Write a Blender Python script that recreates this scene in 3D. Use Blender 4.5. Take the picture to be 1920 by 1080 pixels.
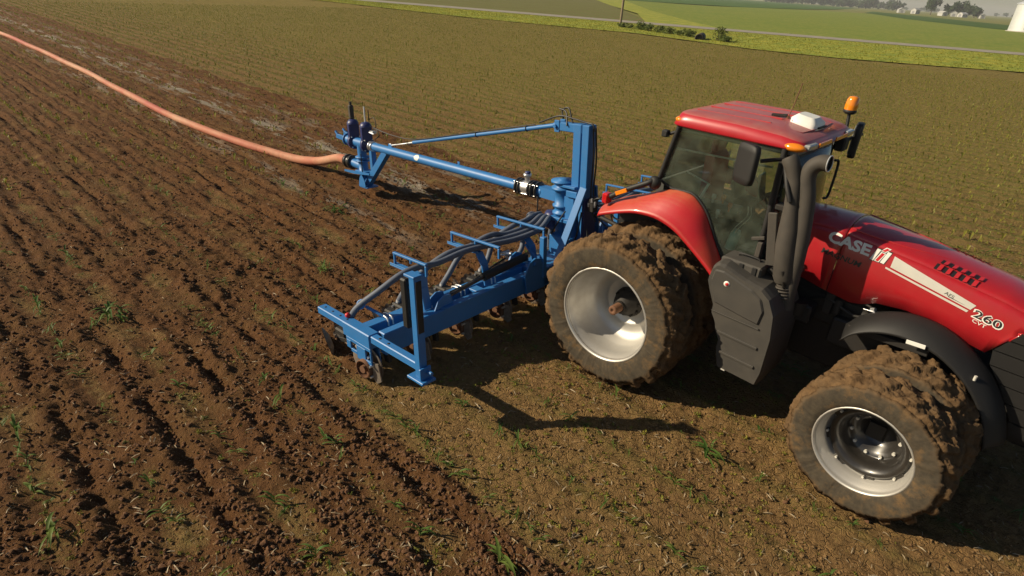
import bpy, math, random
import numpy as np
from mathutils import Vector, Matrix

# ------------------------------------------------------------------ clear, camera, world, sun, exposure
for o in list(bpy.data.objects): bpy.data.objects.remove(o)
SC = bpy.context.scene
COL = SC.collection
rad = math.radians
cam_d = bpy.data.cameras.new('camera'); cam = bpy.data.objects.new('camera', cam_d); COL.objects.link(cam)
cam_d.sensor_width = 36.0; cam_d.lens = 1110 / 1920 * 36
cam_d.clip_start = 0.1; cam_d.clip_end = 20000
_r = Vector((0.72159, 0.68972, 0.05993)); _d = Vector((0.35561, -0.29499, -0.88686)); _f = Vector((-0.594, 0.66126, -0.45814))
cam.matrix_world = Matrix(((_r.x, -_d.x, -_f.x, 3.4392), (_r.y, -_d.y, -_f.y, -7.3239), (_r.z, -_d.z, -_f.z, 4.5485), (0, 0, 0, 1)))
SC.camera = cam
SUN_AZ, SUN_EL = 223.5, 29.5          # where the sun stands (degrees from +X, above the horizon)
_sv = Vector((math.cos(rad(SUN_AZ)) * math.cos(rad(SUN_EL)), math.sin(rad(SUN_AZ)) * math.cos(rad(SUN_EL)), math.sin(rad(SUN_EL))))
W = bpy.data.worlds.new('World'); SC.world = W; W.use_nodes = True
_nt = W.node_tree
_sky = _nt.nodes.new('ShaderNodeTexSky'); _sky.sky_type = 'NISHITA'; _sky.sun_disc = False
_sky.sun_elevation = rad(SUN_EL); _sky.sun_rotation = math.atan2(_sv.x, _sv.y)
_sky.air_density = 1.0; _sky.dust_density = 0.7; _sky.ozone_density = 1.0
_bg = _nt.nodes['Background']; _bg.inputs[1].default_value = 0.05
_nt.links.new(_sky.outputs[0], _bg.inputs[0])
sun_d = bpy.data.lights.new('sun', 'SUN'); sun_d.energy = 5.0; sun_d.angle = rad(0.5); sun_d.color = (1.0, 0.85, 0.62)
sun = bpy.data.objects.new('sun', sun_d); COL.objects.link(sun)
sun.rotation_euler = (-_sv).to_track_quat('-Z', 'Y').to_euler()
vs = SC.view_settings; vs.view_transform = 'Standard'; vs.look = 'None'; vs.gamma = 1.0; vs.exposure = 0.34
SC.render.film_transparent = False
SC.cycles.max_bounces = 6; SC.cycles.transparent_max_bounces = 16
SC.cycles.volume_bounces = 0; SC.cycles.use_denoising = True; SC.cycles.denoiser = 'OPENIMAGEDENOISE'; SC.cycles.denoising_input_passes = 'RGB_ALBEDO_NORMAL'; SC.cycles.denoising_prefilter = 'ACCURATE'; SC.cycles.sample_clamp_indirect = 2.0

rng = np.random.default_rng(7)
random.seed(7)

# ------------------------------------------------------------------ helpers
def tag(o, label=None, cat=None, group=None, kind=None):
    if label: o['label'] = label
    if cat: o['category'] = cat
    if group: o['group'] = group
    if kind: o['kind'] = kind
    return o

def empty(name, loc=(0, 0, 0), rot=(0, 0, 0), parent=None):
    o = bpy.data.objects.new(name, None); COL.objects.link(o)
    o.location = loc; o.rotation_euler = rot; o.parent = parent
    o.empty_display_size = 0.2
    return o

def mesh_np(name, V, F, mat, parent=None, smooth=False, attrs=None):
    """V (n,3), F (m,3|4) numpy arrays -> one mesh object"""
    me = bpy.data.meshes.new(name)
    V = np.asarray(V, dtype=np.float32); F = np.asarray(F, dtype=np.int32)
    n, m, k = len(V), len(F), F.shape[1]
    me.vertices.add(n); me.vertices.foreach_set('co', V.ravel())
    me.loops.add(m * k); me.loops.foreach_set('vertex_index', F.ravel())
    me.polygons.add(m); me.polygons.foreach_set('loop_start', np.arange(0, m * k, k, dtype=np.int32))
    me.polygons.foreach_set('use_smooth', np.full(m, smooth, dtype=bool))
    me.update(calc_edges=True)
    for a, v in (attrs or {}).items():
        at = me.attributes.new(a, 'FLOAT', 'POINT'); at.data.foreach_set('value', np.asarray(v, dtype=np.float32))
    if mat: me.materials.append(mat)
    o = bpy.data.objects.new(name, me); COL.objects.link(o); o.parent = parent
    return o

class MB:
    """collects primitives, links them as one mesh"""
    def __init__(s): s.v = []; s.f = []; s.sm = []
    def add(s, vs, fs, smooth=False):
        b = len(s.v); s.v += [tuple(v) for v in vs]
        for f in fs: s.f.append(tuple(i + b for i in f)); s.sm.append(smooth)
        return s
    def frame(s, o, ex, ey, ez, hx, hy, hz, bev=0.006):
        o, ex, ey, ez = Vector(o), Vector(ex), Vector(ey), Vector(ez)
        bev = min(bev, hx * .45, hy * .45, hz * .45)
        P = []; idx = {}
        for sx in (-1, 1):
            for sy in (-1, 1):
                for sz in (-1, 1):
                    for a in range(3):
                        h = [hx, hy, hz]
                        for q in range(3):
                            if q != a: h[q] -= bev
                        idx[(sx, sy, sz, a)] = len(P)
                        P.append(o + ex * sx * h[0] + ey * sy * h[1] + ez * sz * h[2])
        F = []
        I = lambda x, y, z, a: idx[(x, y, z, a)]
        for q in (-1, 1):
            f = [I(q, -1, -1, 0), I(q, 1, -1, 0), I(q, 1, 1, 0), I(q, -1, 1, 0)]; F.append(f if q > 0 else f[::-1])
            f = [I(-1, q, -1, 1), I(-1, q, 1, 1), I(1, q, 1, 1), I(1, q, -1, 1)]; F.append(f if q > 0 else f[::-1])
            f = [I(-1, -1, q, 2), I(1, -1, q, 2), I(1, 1, q, 2), I(-1, 1, q, 2)]; F.append(f if q > 0 else f[::-1])
        for a in (-1, 1):
            for b in (-1, 1):
                F.append([I(-1, a, b, 1), I(1, a, b, 1), I(1, a, b, 2), I(-1, a, b, 2)][::(1 if a * b > 0 else -1)])
                F.append([I(a, -1, b, 2), I(a, 1, b, 2), I(a, 1, b, 0), I(a, -1, b, 0)][::(1 if a * b > 0 else -1)])
                F.append([I(a, b, -1, 0), I(a, b, 1, 0), I(a, b, 1, 1), I(a, b, -1, 1)][::(1 if a * b > 0 else -1)])
                for c in (-1, 1):
                    F.append([I(a, b, c, 0), I(a, b, c, 1), I(a, b, c, 2)][::(1 if a * b * c > 0 else -1)])
        return s.add(P, F)
    def box(s, x0, x1, y0, y1, z0, z1, bev=0.006):
        return s.frame(((x0 + x1) / 2, (y0 + y1) / 2, (z0 + z1) / 2), (1, 0, 0), (0, 1, 0), (0, 0, 1),
                       abs(x1 - x0) / 2, abs(y1 - y0) / 2, abs(z1 - z0) / 2, bev)
    def beam(s, a, b, w, h, up=(0, 0, 1), bev=0.006):
        a, b = Vector(a), Vector(b); ex = (b - a).normalized(); ey = Vector(up).cross(ex)
        if ey.length < 1e-5: ey = Vector((0, 1, 0)).cross(ex)
        ey.normalize(); ez = ex.cross(ey)
        return s.frame((a + b) / 2, ex, ey, ez, (b - a).length / 2, w / 2, h / 2, bev)
    def prism(s, pts, axis, a, b, smooth=False):
        """polygon pts (2-D, ccw or cw) extruded along axis from a to b"""
        n = len(pts)
        def P(u, v, w): return {'y': (u, w, v), 'x': (w, u, v), 'z': (u, v, w)}[axis]
        V = [P(u, v, a) for u, v in pts] + [P(u, v, b) for u, v in pts]
        area = sum(pts[i][0] * pts[(i + 1) % n][1] - pts[(i + 1) % n][0] * pts[i][1] for i in range(n))
        flip = (area > 0) ^ (axis == 'y') ^ (b < a)
        F = [list(range(n))[::-1], list(range(n, 2 * n))] + [[i, (i + 1) % n, n + (i + 1) % n, n + i] for i in range(n)]
        if not flip: F = [f[::-1] for f in F]
        return s.add(V, F, smooth)
    def tube(s, pts, r, n=12, cap=True, smooth=True):
        pts = [Vector(p) for p in pts]; m = len(pts)
        rs = r if isinstance(r, (list, tuple)) else [r] * m
        V = []; F = []
        t0 = (pts[1] - pts[0]).normalized()
        ref = Vector((0, 0, 1)) if abs(t0.z) < .9 else Vector((1, 0, 0))
        u = t0.cross(ref).normalized()
        for i, p in enumerate(pts):
            t = (pts[min(i + 1, m - 1)] - pts[max(i - 1, 0)]).normalized()
            u = (u - t * u.dot(t)).normalized(); w = t.cross(u)
            for k in range(n):
                a = 2 * math.pi * k / n
                V.append(p + (u * math.cos(a) + w * math.sin(a)) * rs[i])
        for i in range(m - 1):
            for k in range(n):
                F.append([i * n + k, i * n + (k + 1) % n, (i + 1) * n + (k + 1) % n, (i + 1) * n + k])
        s.add(V, F, smooth)
        if cap:
            s.add(V[:n], [list(range(n))[::-1]]); s.add(V[-n:], [list(range(n))])
        return s
    def cyl(s, a, b, r, n=16, r2=None):
        return s.tube([a, b], [r, r if r2 is None else r2], n)
    def lathe(s, prof, o=(0, 0, 0), axis=(0, 0, 1), n=24, smooth=True):
        """prof = (radius, along-axis) list"""
        o, ax = Vector(o), Vector(axis).normalized()
        u = ax.orthogonal().normalized(); w = ax.cross(u); V = []; F = []
        for r, h in prof:
            for k in range(n):
                a = 2 * math.pi * k / n; V.append(o + ax * h + (u * math.cos(a) + w * math.sin(a)) * r)
        for i in range(len(prof) - 1):
            for k in range(n):
                F.append([i * n + k, i * n + (k + 1) % n, (i + 1) * n + (k + 1) % n, (i + 1) * n + k])
        return s.add(V, F, smooth)
    def torus(s, o, axis, R, r, n=24, m=8):
        prof = [(R + r * math.cos(2 * math.pi * k / m), r * math.sin(2 * math.pi * k / m)) for k in range(m + 1)]
        return s.lathe(prof, o, axis, n)
    def sphere(s, c, r, n=16, m=10, sc=(1, 1, 1)):
        V = []; F = []
        for i in range(m + 1):
            th = math.pi * i / m
            for k in range(n):
                a = 2 * math.pi * k / n
                V.append((c[0] + r * sc[0] * math.sin(th) * math.cos(a), c[1] + r * sc[1] * math.sin(th) * math.sin(a), c[2] + r * sc[2] * math.cos(th)))
        for i in range(m):
            for k in range(n): F.append([i * n + k, (i + 1) * n + k, (i + 1) * n + (k + 1) % n, i * n + (k + 1) % n])
        return s.add(V, F, True)
    def loft(s, secs, closed=False, smooth=True):
        n = len(secs[0]); V = [p for q in secs for p in q]; F = []
        for i in range(len(secs) - 1):
            for k in range(n if closed else n - 1):
                F.append([i * n + k, i * n + (k + 1) % n, (i + 1) * n + (k + 1) % n, (i + 1) * n + k])
        return s.add(V, F, smooth)
    def build(s, name, mat, parent=None, loc=None, rot=None, fix=False):
        me = bpy.data.meshes.new(name); me.from_pydata(s.v, [], s.f)
        me.polygons.foreach_set('use_smooth', s.sm); me.update()
        if fix:
            import bmesh
            bm = bmesh.new(); bm.from_mesh(me); bmesh.ops.recalc_face_normals(bm, faces=bm.faces); bm.to_mesh(me); bm.free()
        if mat: me.materials.append(mat)
        o = bpy.data.objects.new(name, me); COL.objects.link(o); o.parent = parent
        if loc: o.location = loc
        if rot: o.rotation_euler = rot
        return o

def smooth_path(pts, n=8):
    """Catmull-Rom through pts"""
    P = [Vector(p) for p in pts]; P = [P[0] * 2 - P[1]] + P + [P[-1] * 2 - P[-2]]; out = []
    for i in range(1, len(P) - 2):
        a, b, c, d = P[i - 1], P[i], P[i + 1], P[i + 2]
        for k in range(n):
            t = k / n
            out.append(.5 * ((2 * b) + (c - a) * t + (2 * a - 5 * b + 4 * c - d) * t * t + (3 * b - a - 3 * c + d) * t ** 3))
    out.append(P[-2]); return out

def interp(x, xs, ys): return float(np.interp(x, xs, ys))

def vn2(x, y, seed=0):
    """2-D value noise in -1..1"""
    xi = np.floor(x); yi = np.floor(y); fx = x - xi; fy = y - yi
    xi = xi.astype(np.int64); yi = yi.astype(np.int64)
    def h(a, b):
        q = (a * 374761393 + b * 668265263 + seed * 974634777) & 0xffffffff
        q = ((q ^ (q >> 13)) * 1274126177) & 0xffffffff
        q = ((q ^ (q >> 15)) * 2246822519) & 0xffffffff
        return ((q ^ (q >> 16)) & 0xffff) / 32767.5 - 1
    fx = fx * fx * (3 - 2 * fx); fy = fy * fy * (3 - 2 * fy)
    return (h(xi, yi) * (1 - fx) + h(xi + 1, yi) * fx) * (1 - fy) + (h(xi, yi + 1) * (1 - fx) + h(xi + 1, yi + 1) * fx) * fy

def sstep(a, b, x):
    t = np.clip((x - a) / (b - a), 0, 1); return t * t * (3 - 2 * t)

# ------------------------------------------------------------------ materials
def nodes(m):
    m.use_nodes = True; nt = m.node_tree
    return nt, nt.nodes['Principled BSDF'], nt.nodes, nt.links

def mat(name, col, rough=.5, metal=0.0, dust=0.0, dustcol=(.20, .135, .075), coat=0.0, var=.12, scale=6.0, bump=0.0, top=0.0, spec=.5):
    """painted / plain surface: slight value variation, blotchy dust, optional dust on upward faces"""
    m = bpy.data.materials.new(name); nt, b, N, L = nodes(m)
    tc = N.new('ShaderNodeTexCoord'); nz = N.new('ShaderNodeTexNoise'); nz.inputs['Scale'].default_value = scale; nz.inputs['Detail'].default_value = 6
    L.new(tc.outputs['Object'], nz.inputs['Vector'])
    mx = N.new('ShaderNodeMix'); mx.data_type = 'RGBA'; L.new(nz.outputs['Fac'], mx.inputs[0])
    mx.inputs[6].default_value = (*[c * (1 - var) for c in col], 1); mx.inputs[7].default_value = (*[min(1, c * (1 + var)) for c in col], 1)
    out = mx.outputs[2]
    if dust > 0 or top > 0:
        n2 = N.new('ShaderNodeTexNoise'); n2.inputs['Scale'].default_value = scale * 1.7; n2.inputs['Detail'].default_value = 8; n2.inputs['Roughness'].default_value = .7
        L.new(tc.outputs['Object'], n2.inputs['Vector'])
        cr = N.new('ShaderNodeMapRange'); cr.inputs[1].default_value = .35; cr.inputs[2].default_value = .75; cr.inputs[3].default_value = dust * .35; cr.inputs[4].default_value = dust
        L.new(n2.outputs['Fac'], cr.inputs[0]); fac = cr.outputs[0]
        if top > 0:
            g = N.new('ShaderNodeNewGeometry'); sx = N.new('ShaderNodeSeparateXYZ'); L.new(g.outputs['True Normal'], sx.inputs[0])
            mr = N.new('ShaderNodeMapRange'); mr.inputs[1].default_value = .5; mr.inputs[2].default_value = .95; mr.inputs[4].default_value = top
            L.new(sx.outputs[2], mr.inputs[0])
            mu = N.new('ShaderNodeMath'); mu.operation = 'MULTIPLY'; L.new(mr.outputs[0], mu.inputs[0])
            m3 = N.new('ShaderNodeMapRange'); m3.inputs[1].default_value = .3; m3.inputs[2].default_value = .7; m3.inputs[3].default_value = .5; L.new(n2.outputs['Fac'], m3.inputs[0]); L.new(m3.outputs[0], mu.inputs[1])
            ma = N.new('ShaderNodeMath'); ma.operation = 'MAXIMUM'; L.new(mu.outputs[0], ma.inputs[0]); L.new(fac, ma.inputs[1]); fac = ma.outputs[0]
        m2 = N.new('ShaderNodeMix'); m2.data_type = 'RGBA'; L.new(fac, m2.inputs[0]); L.new(out, m2.inputs[6]); m2.inputs[7].default_value = (*dustcol, 1); out = m2.outputs[2]
        rr = N.new('ShaderNodeMapRange'); rr.inputs[3].default_value = rough; rr.inputs[4].default_value = .95; L.new(fac, rr.inputs[0]); L.new(rr.outputs[0], b.inputs['Roughness'])
    else:
        b.inputs['Roughness'].default_value = rough
    L.new(out, b.inputs['Base Color']); b.inputs['Metallic'].default_value = metal
    b.inputs['Coat Weight'].default_value = coat; b.inputs['Coat Roughness'].default_value = .08; b.inputs['Specular IOR Level'].default_value = spec
    if bump > 0:
        bp = N.new('ShaderNodeBump'); bp.inputs['Strength'].default_value = bump; bp.inputs['Distance'].default_value = .01
        n3 = N.new('ShaderNodeTexNoise'); n3.inputs['Scale'].default_value = scale * 12; n3.inputs['Detail'].default_value = 5; L.new(tc.outputs['Object'], n3.inputs['Vector'])
        L.new(n3.outputs['Fac'], bp.inputs['Height']); L.new(bp.outputs[0], b.inputs['Normal'])
    return m

M = {}
M['blue'] = mat('blue_paint', (.009, .155, .43), .42, 0, dust=.16, scale=5, coat=.0, top=.06)
M['navy'] = mat('navy_paint', (.012, .025, .12), .4, 0, dust=.1)
M['red'] = mat('red_paint', (.37, .004, .013), .34, 0, dust=.11, coat=.5, scale=7, var=.08)
M['red_roof'] = mat('dusty_red_roof', (.40, .008, .018), .34, 0, dust=.05, dustcol=(.33, .20, .17), coat=.3, scale=5, top=.62)
M['red_fender'] = mat('dusty_red_fender', (.44, .008, .018), .32, 0, dust=.10, dustcol=(.40, .17, .05), coat=.4, scale=5, top=.6)
M['red_plain'] = mat('small_red', (.5, .01, .015), .4)
M['black'] = mat('black_plastic', (.007, .007, .007), .6, 0, dust=.06, scale=7, dustcol=(.08, .06, .045), bump=.08)
M['tank'] = mat('dusty_black_tank', (.032, .031, .029), .55, 0, dust=.55, scale=3, dustcol=(.085, .072, .055), bump=.05)
M['iron'] = mat('dark_iron', (.012, .012, .012), .6, .2, dust=.3, dustcol=(.06, .045, .03))
M['stack'] = mat('dusty_stack', (.035, .032, .028), .6, .1, dust=.65, scale=5, dustcol=(.085, .070, .055))
M['rubber_hose'] = mat('grey_hose', (.075, .10, .15), .55, 0, dust=.3, scale=8, dustcol=(.16, .14, .12))
M['black_hose'] = mat('black_hose', (.012, .012, .012), .45)
M['silver'] = mat('silver_rim', (.55, .54, .51), .40, .65, dust=.28, scale=4, dustcol=(.30, .24, .16))
M['steel'] = mat('bright_steel', (.68, .68, .68), .28, .8)
M['rust'] = mat('rusty_steel', (.16, .07, .035), .75, .2, dust=.6, dustcol=(.16, .09, .05), scale=12, bump=.2)
M['disc'] = mat('soil_polished_disc', (.42, .38, .33), .35, .7, dust=.75, dustcol=(.13, .075, .045), scale=9)
M['white'] = mat('white_plastic', (.75, .75, .70), .4, 0, dust=.1)
M['decal'] = mat('decal_silver', (.60, .58, .52), .4, .15)
M['decal_white'] = mat('decal_white', (.72, .71, .66), .45)
M['decal_black'] = mat('decal_black', (.015, .015, .015), .45)
M['amber'] = mat('amber_lens', (.75, .22, .01), .15, 0, coat=.6)
M['red_lens'] = mat('red_lens', (.5, .01, .01), .2, 0, coat=.5)
M['lamp'] = mat('lamp_glass', (.30, .31, .30), .2, 0, coat=.5)
M['cab_in'] = mat('cab_interior', (.055, .056, .05), .7)
M['cab_grey'] = mat('cab_grey', (.16, .17, .155), .6)
M['seat'] = mat('red_seat', (.32, .02, .02), .55)
M['screen'] = mat('dark_screen', (.05, .06, .055), .15)
M['cyan'] = mat('pale_cyan_plastic', (.22, .40, .38), .4)
M['orange'] = mat('orange_plastic', (.6, .13, .02), .4)
M['hood_dark'] = mat('dark_vent', (.012, .009, .010), .6)
M['wood'] = mat('weathered_wood', (.20, .155, .10), .9, scale=3)
M['galv'] = mat('galvanised_steel', (.72, .73, .74), .42, .45, scale=.4)
M['roofw'] = mat('white_siding', (.42, .42, .40), .6, scale=.3)
M['roofd'] = mat('grey_roofing', (.22, .22, .23), .6, scale=.3)
M['concrete'] = mat('concrete', (.32, .30, .27), .9)

def glass_mat():
    m = bpy.data.materials.new('tinted_glass'); m.use_nodes = True; nt = m.node_tree; N, L = nt.nodes, nt.links
    N.remove(N['Principled BSDF']); out = N['Material Output']
    tr = N.new('ShaderNodeBsdfTransparent'); tr.inputs[0].default_value = (.91, .96, .90, 1)
    gl = N.new('ShaderNodeBsdfGlossy'); gl.inputs['Roughness'].default_value = .03; gl.inputs[0].default_value = (1, 1, 1, 1)
    df = N.new('ShaderNodeBsdfDiffuse'); df.inputs[0].default_value = (.33, .39, .29, 1)
    nz = N.new('ShaderNodeTexNoise'); nz.inputs['Scale'].default_value = 2.6; nz.inputs['Detail'].default_value = 9; nz.inputs['Roughness'].default_value = .7
    tc = N.new('ShaderNodeTexCoord'); L.new(tc.outputs['Object'], nz.inputs['Vector'])
    mr = N.new('ShaderNodeMapRange'); mr.inputs[1].default_value = .3; mr.inputs[2].default_value = .8; mr.inputs[1].default_value = .38; mr.inputs[2].default_value = .72; mr.inputs[3].default_value = .02; mr.inputs[4].default_value = .20; L.new(nz.outputs['Fac'], mr.inputs[0])
    m1 = N.new('ShaderNodeMixShader'); L.new(mr.outputs[0], m1.inputs[0]); L.new(tr.outputs[0], m1.inputs[1]); L.new(df.outputs[0], m1.inputs[2])
    fr = N.new('ShaderNodeFresnel'); fr.inputs[0].default_value = 1.5
    m2 = N.new('ShaderNodeMixShader'); L.new(fr.outputs[0], m2.inputs[0]); L.new(m1.outputs[0], m2.inputs[1]); L.new(gl.outputs[0], m2.inputs[2])
    L.new(m2.outputs[0], out.inputs[0]); return m
M['glass'] = glass_mat()

def leaf_mat(name, c0, c1, scale=1.5, trans=.35):
    m = bpy.data.materials.new(name); nt, b, N, L = nodes(m)
    tc = N.new('ShaderNodeNewGeometry'); nz = N.new('ShaderNodeTexNoise'); nz.inputs['Scale'].default_value = scale; nz.inputs['Detail'].default_value = 4
    L.new(tc.outputs['Position'], nz.inputs['Vector'])
    mr = N.new('ShaderNodeMapRange'); mr.inputs[1].default_value = .3; mr.inputs[2].default_value = .7; L.new(nz.outputs['Fac'], mr.inputs[0])
    mx = N.new('ShaderNodeMix'); mx.data_type = 'RGBA'; L.new(mr.outputs[0], mx.inputs[0]); mx.inputs[6].default_value = (*c0, 1); mx.inputs[7].default_value = (*c1, 1)
    L.new(mx.outputs[2], b.inputs['Base Color']); b.inputs['Roughness'].default_value = .55; b.inputs['Specular IOR Level'].default_value = .25
    if trans:
        out = N['Material Output']; t = N.new('ShaderNodeBsdfTranslucent'); L.new(mx.outputs[2], t.inputs[0])
        ms = N.new('ShaderNodeMixShader'); ms.inputs[0].default_value = trans; L.new(b.outputs[0], ms.inputs[1]); L.new(t.outputs[0], ms.inputs[2]); L.new(ms.outputs[0], out.inputs[0])
    return m
M['corn'] = leaf_mat('corn_leaf', (.06, .13, .025), (.15, .20, .04), 2.2)
M['weed'] = leaf_mat('weed_leaf', (.12, .15, .02), (.27, .24, .035), 3)
M['straw'] = leaf_mat('straw', (.22, .16, .09), (.42, .34, .22), 9, 0)
M['grass'] = leaf_mat('verge_grass', (.20, .22, .03), (.40, .35, .05), .12, .5)
M['bush'] = leaf_mat('bush_leaf', (.09, .13, .03), (.18, .20, .045), .6)
M['tree'] = leaf_mat('tree_leaf', (.03, .06, .025), (.06, .10, .035), .06)
M['bark'] = mat('bark', (.09, .065, .045), .9)
# ------------------------------------------------------------------ the setting: ground, field, road, verges, far fields
ROW = 0.765
CAMP = np.array([3.4392, -7.3239, 4.5485]); CR = np.array([list(_r), list(_d), list(_f)])
def in_view(P, mg=0.06):
    q = (np.asarray(P) - CAMP) @ CR.T
    with np.errstate(divide='ignore', invalid='ignore'):
        u = q[:, 0] / q[:, 2] * 1110 / 960; v = q[:, 1] / q[:, 2] * 1110 / 540
    return (q[:, 2] > .5) & (np.abs(u) < 1 + mg) & (np.abs(v) < 1 + mg * 2)

def field(x, y, fine=1.0, shade=False):
    """height of the soil and how freshly it was worked (0..1)"""
    n = vn2(x * .9, y * .9, 1) * .3
    prev = sstep(4.05, 4.5, -(y + n * .7))
    cur = sstep(2.0, 2.4, -x + n) * sstep(0, .5, 4.25 - y + n) * sstep(0, .4, y + 5.2)
    T = np.maximum(prev, cur)
    wob = vn2(x * .45, y * .3, 2) * .035 + vn2(x * 1.9, y * 1.2, 3) * .035
    dy = y + wob; dy = (dy / ROW - np.round(dy / ROW)) * ROW
    band = np.exp(-(dy / .25) ** 2)
    patch = vn2(x * 1.3, y * 2.2, 4); p2 = vn2(x * 3.1, y * 4.2, 14)
    till = T * np.clip(band * 1.2 + patch * .55 + p2 * .35 + .08, 0, 1)
    big = .022 * vn2(x * .45, y * .45, 5) + .014 * vn2(x * 1.7, y * 1.7, 6)
    a = .048 * np.abs(vn2(x * 3.4, y * 3.8, 7)) + .042 * np.abs(vn2(x * 7.3, y * 7.3, 8))
    c = .040 * np.abs(vn2(x * 13.3, y * 13.3, 9)) + .022 * vn2(x * 23, y * 23, 10)
    clod = a + c * fine
    flat = .012 * vn2(x * 4, y * 4, 11) + .022 * np.abs(vn2(x * 10, y * 10, 12)) * fine + .012 * vn2(x * 22, y * 22, 15)
    cut = np.clip(.35 + .9 * vn2(x * .9, np.round(y / ROW) * 7.7, 13), 0, 1); cut2 = np.clip(.5 + .9 * vn2(x * 2.3, y * 3, 16), 0, 1)
    fur = -.095 * np.exp(-(dy / .065) ** 2) * cut * (.4 + .6 * cut2) + .05 * np.exp(-((np.abs(dy) - .17) / .085) ** 2) * cut2
    z = big + till * clod * .85 + (1 - till) * flat + T * fur
    tone = np.clip(till * .72 + T * (.50 + .28 * p2), 0, 1)
    # a slight crown on the untouched crop rows
    dr = (y / ROW - .5 - np.round(y / ROW - .5)) * ROW
    z = z + .012 * np.exp(-(dr / .09) ** 2)
    # the wheels press their tracks down
    for yc, w in ((.76, .26), (1.53, .26)):
        tr = np.exp(-((np.abs(y) - yc) / w) ** 6) * sstep(-4.2, -3.2, -x) * (1 - .7 * T)
        z = z - .028 * tr + .010 * tr * np.sin(x * 2 * math.pi / .21 + np.abs(np.abs(y) - yc) * 9)
    return z, (tone if shade else till)

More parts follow.
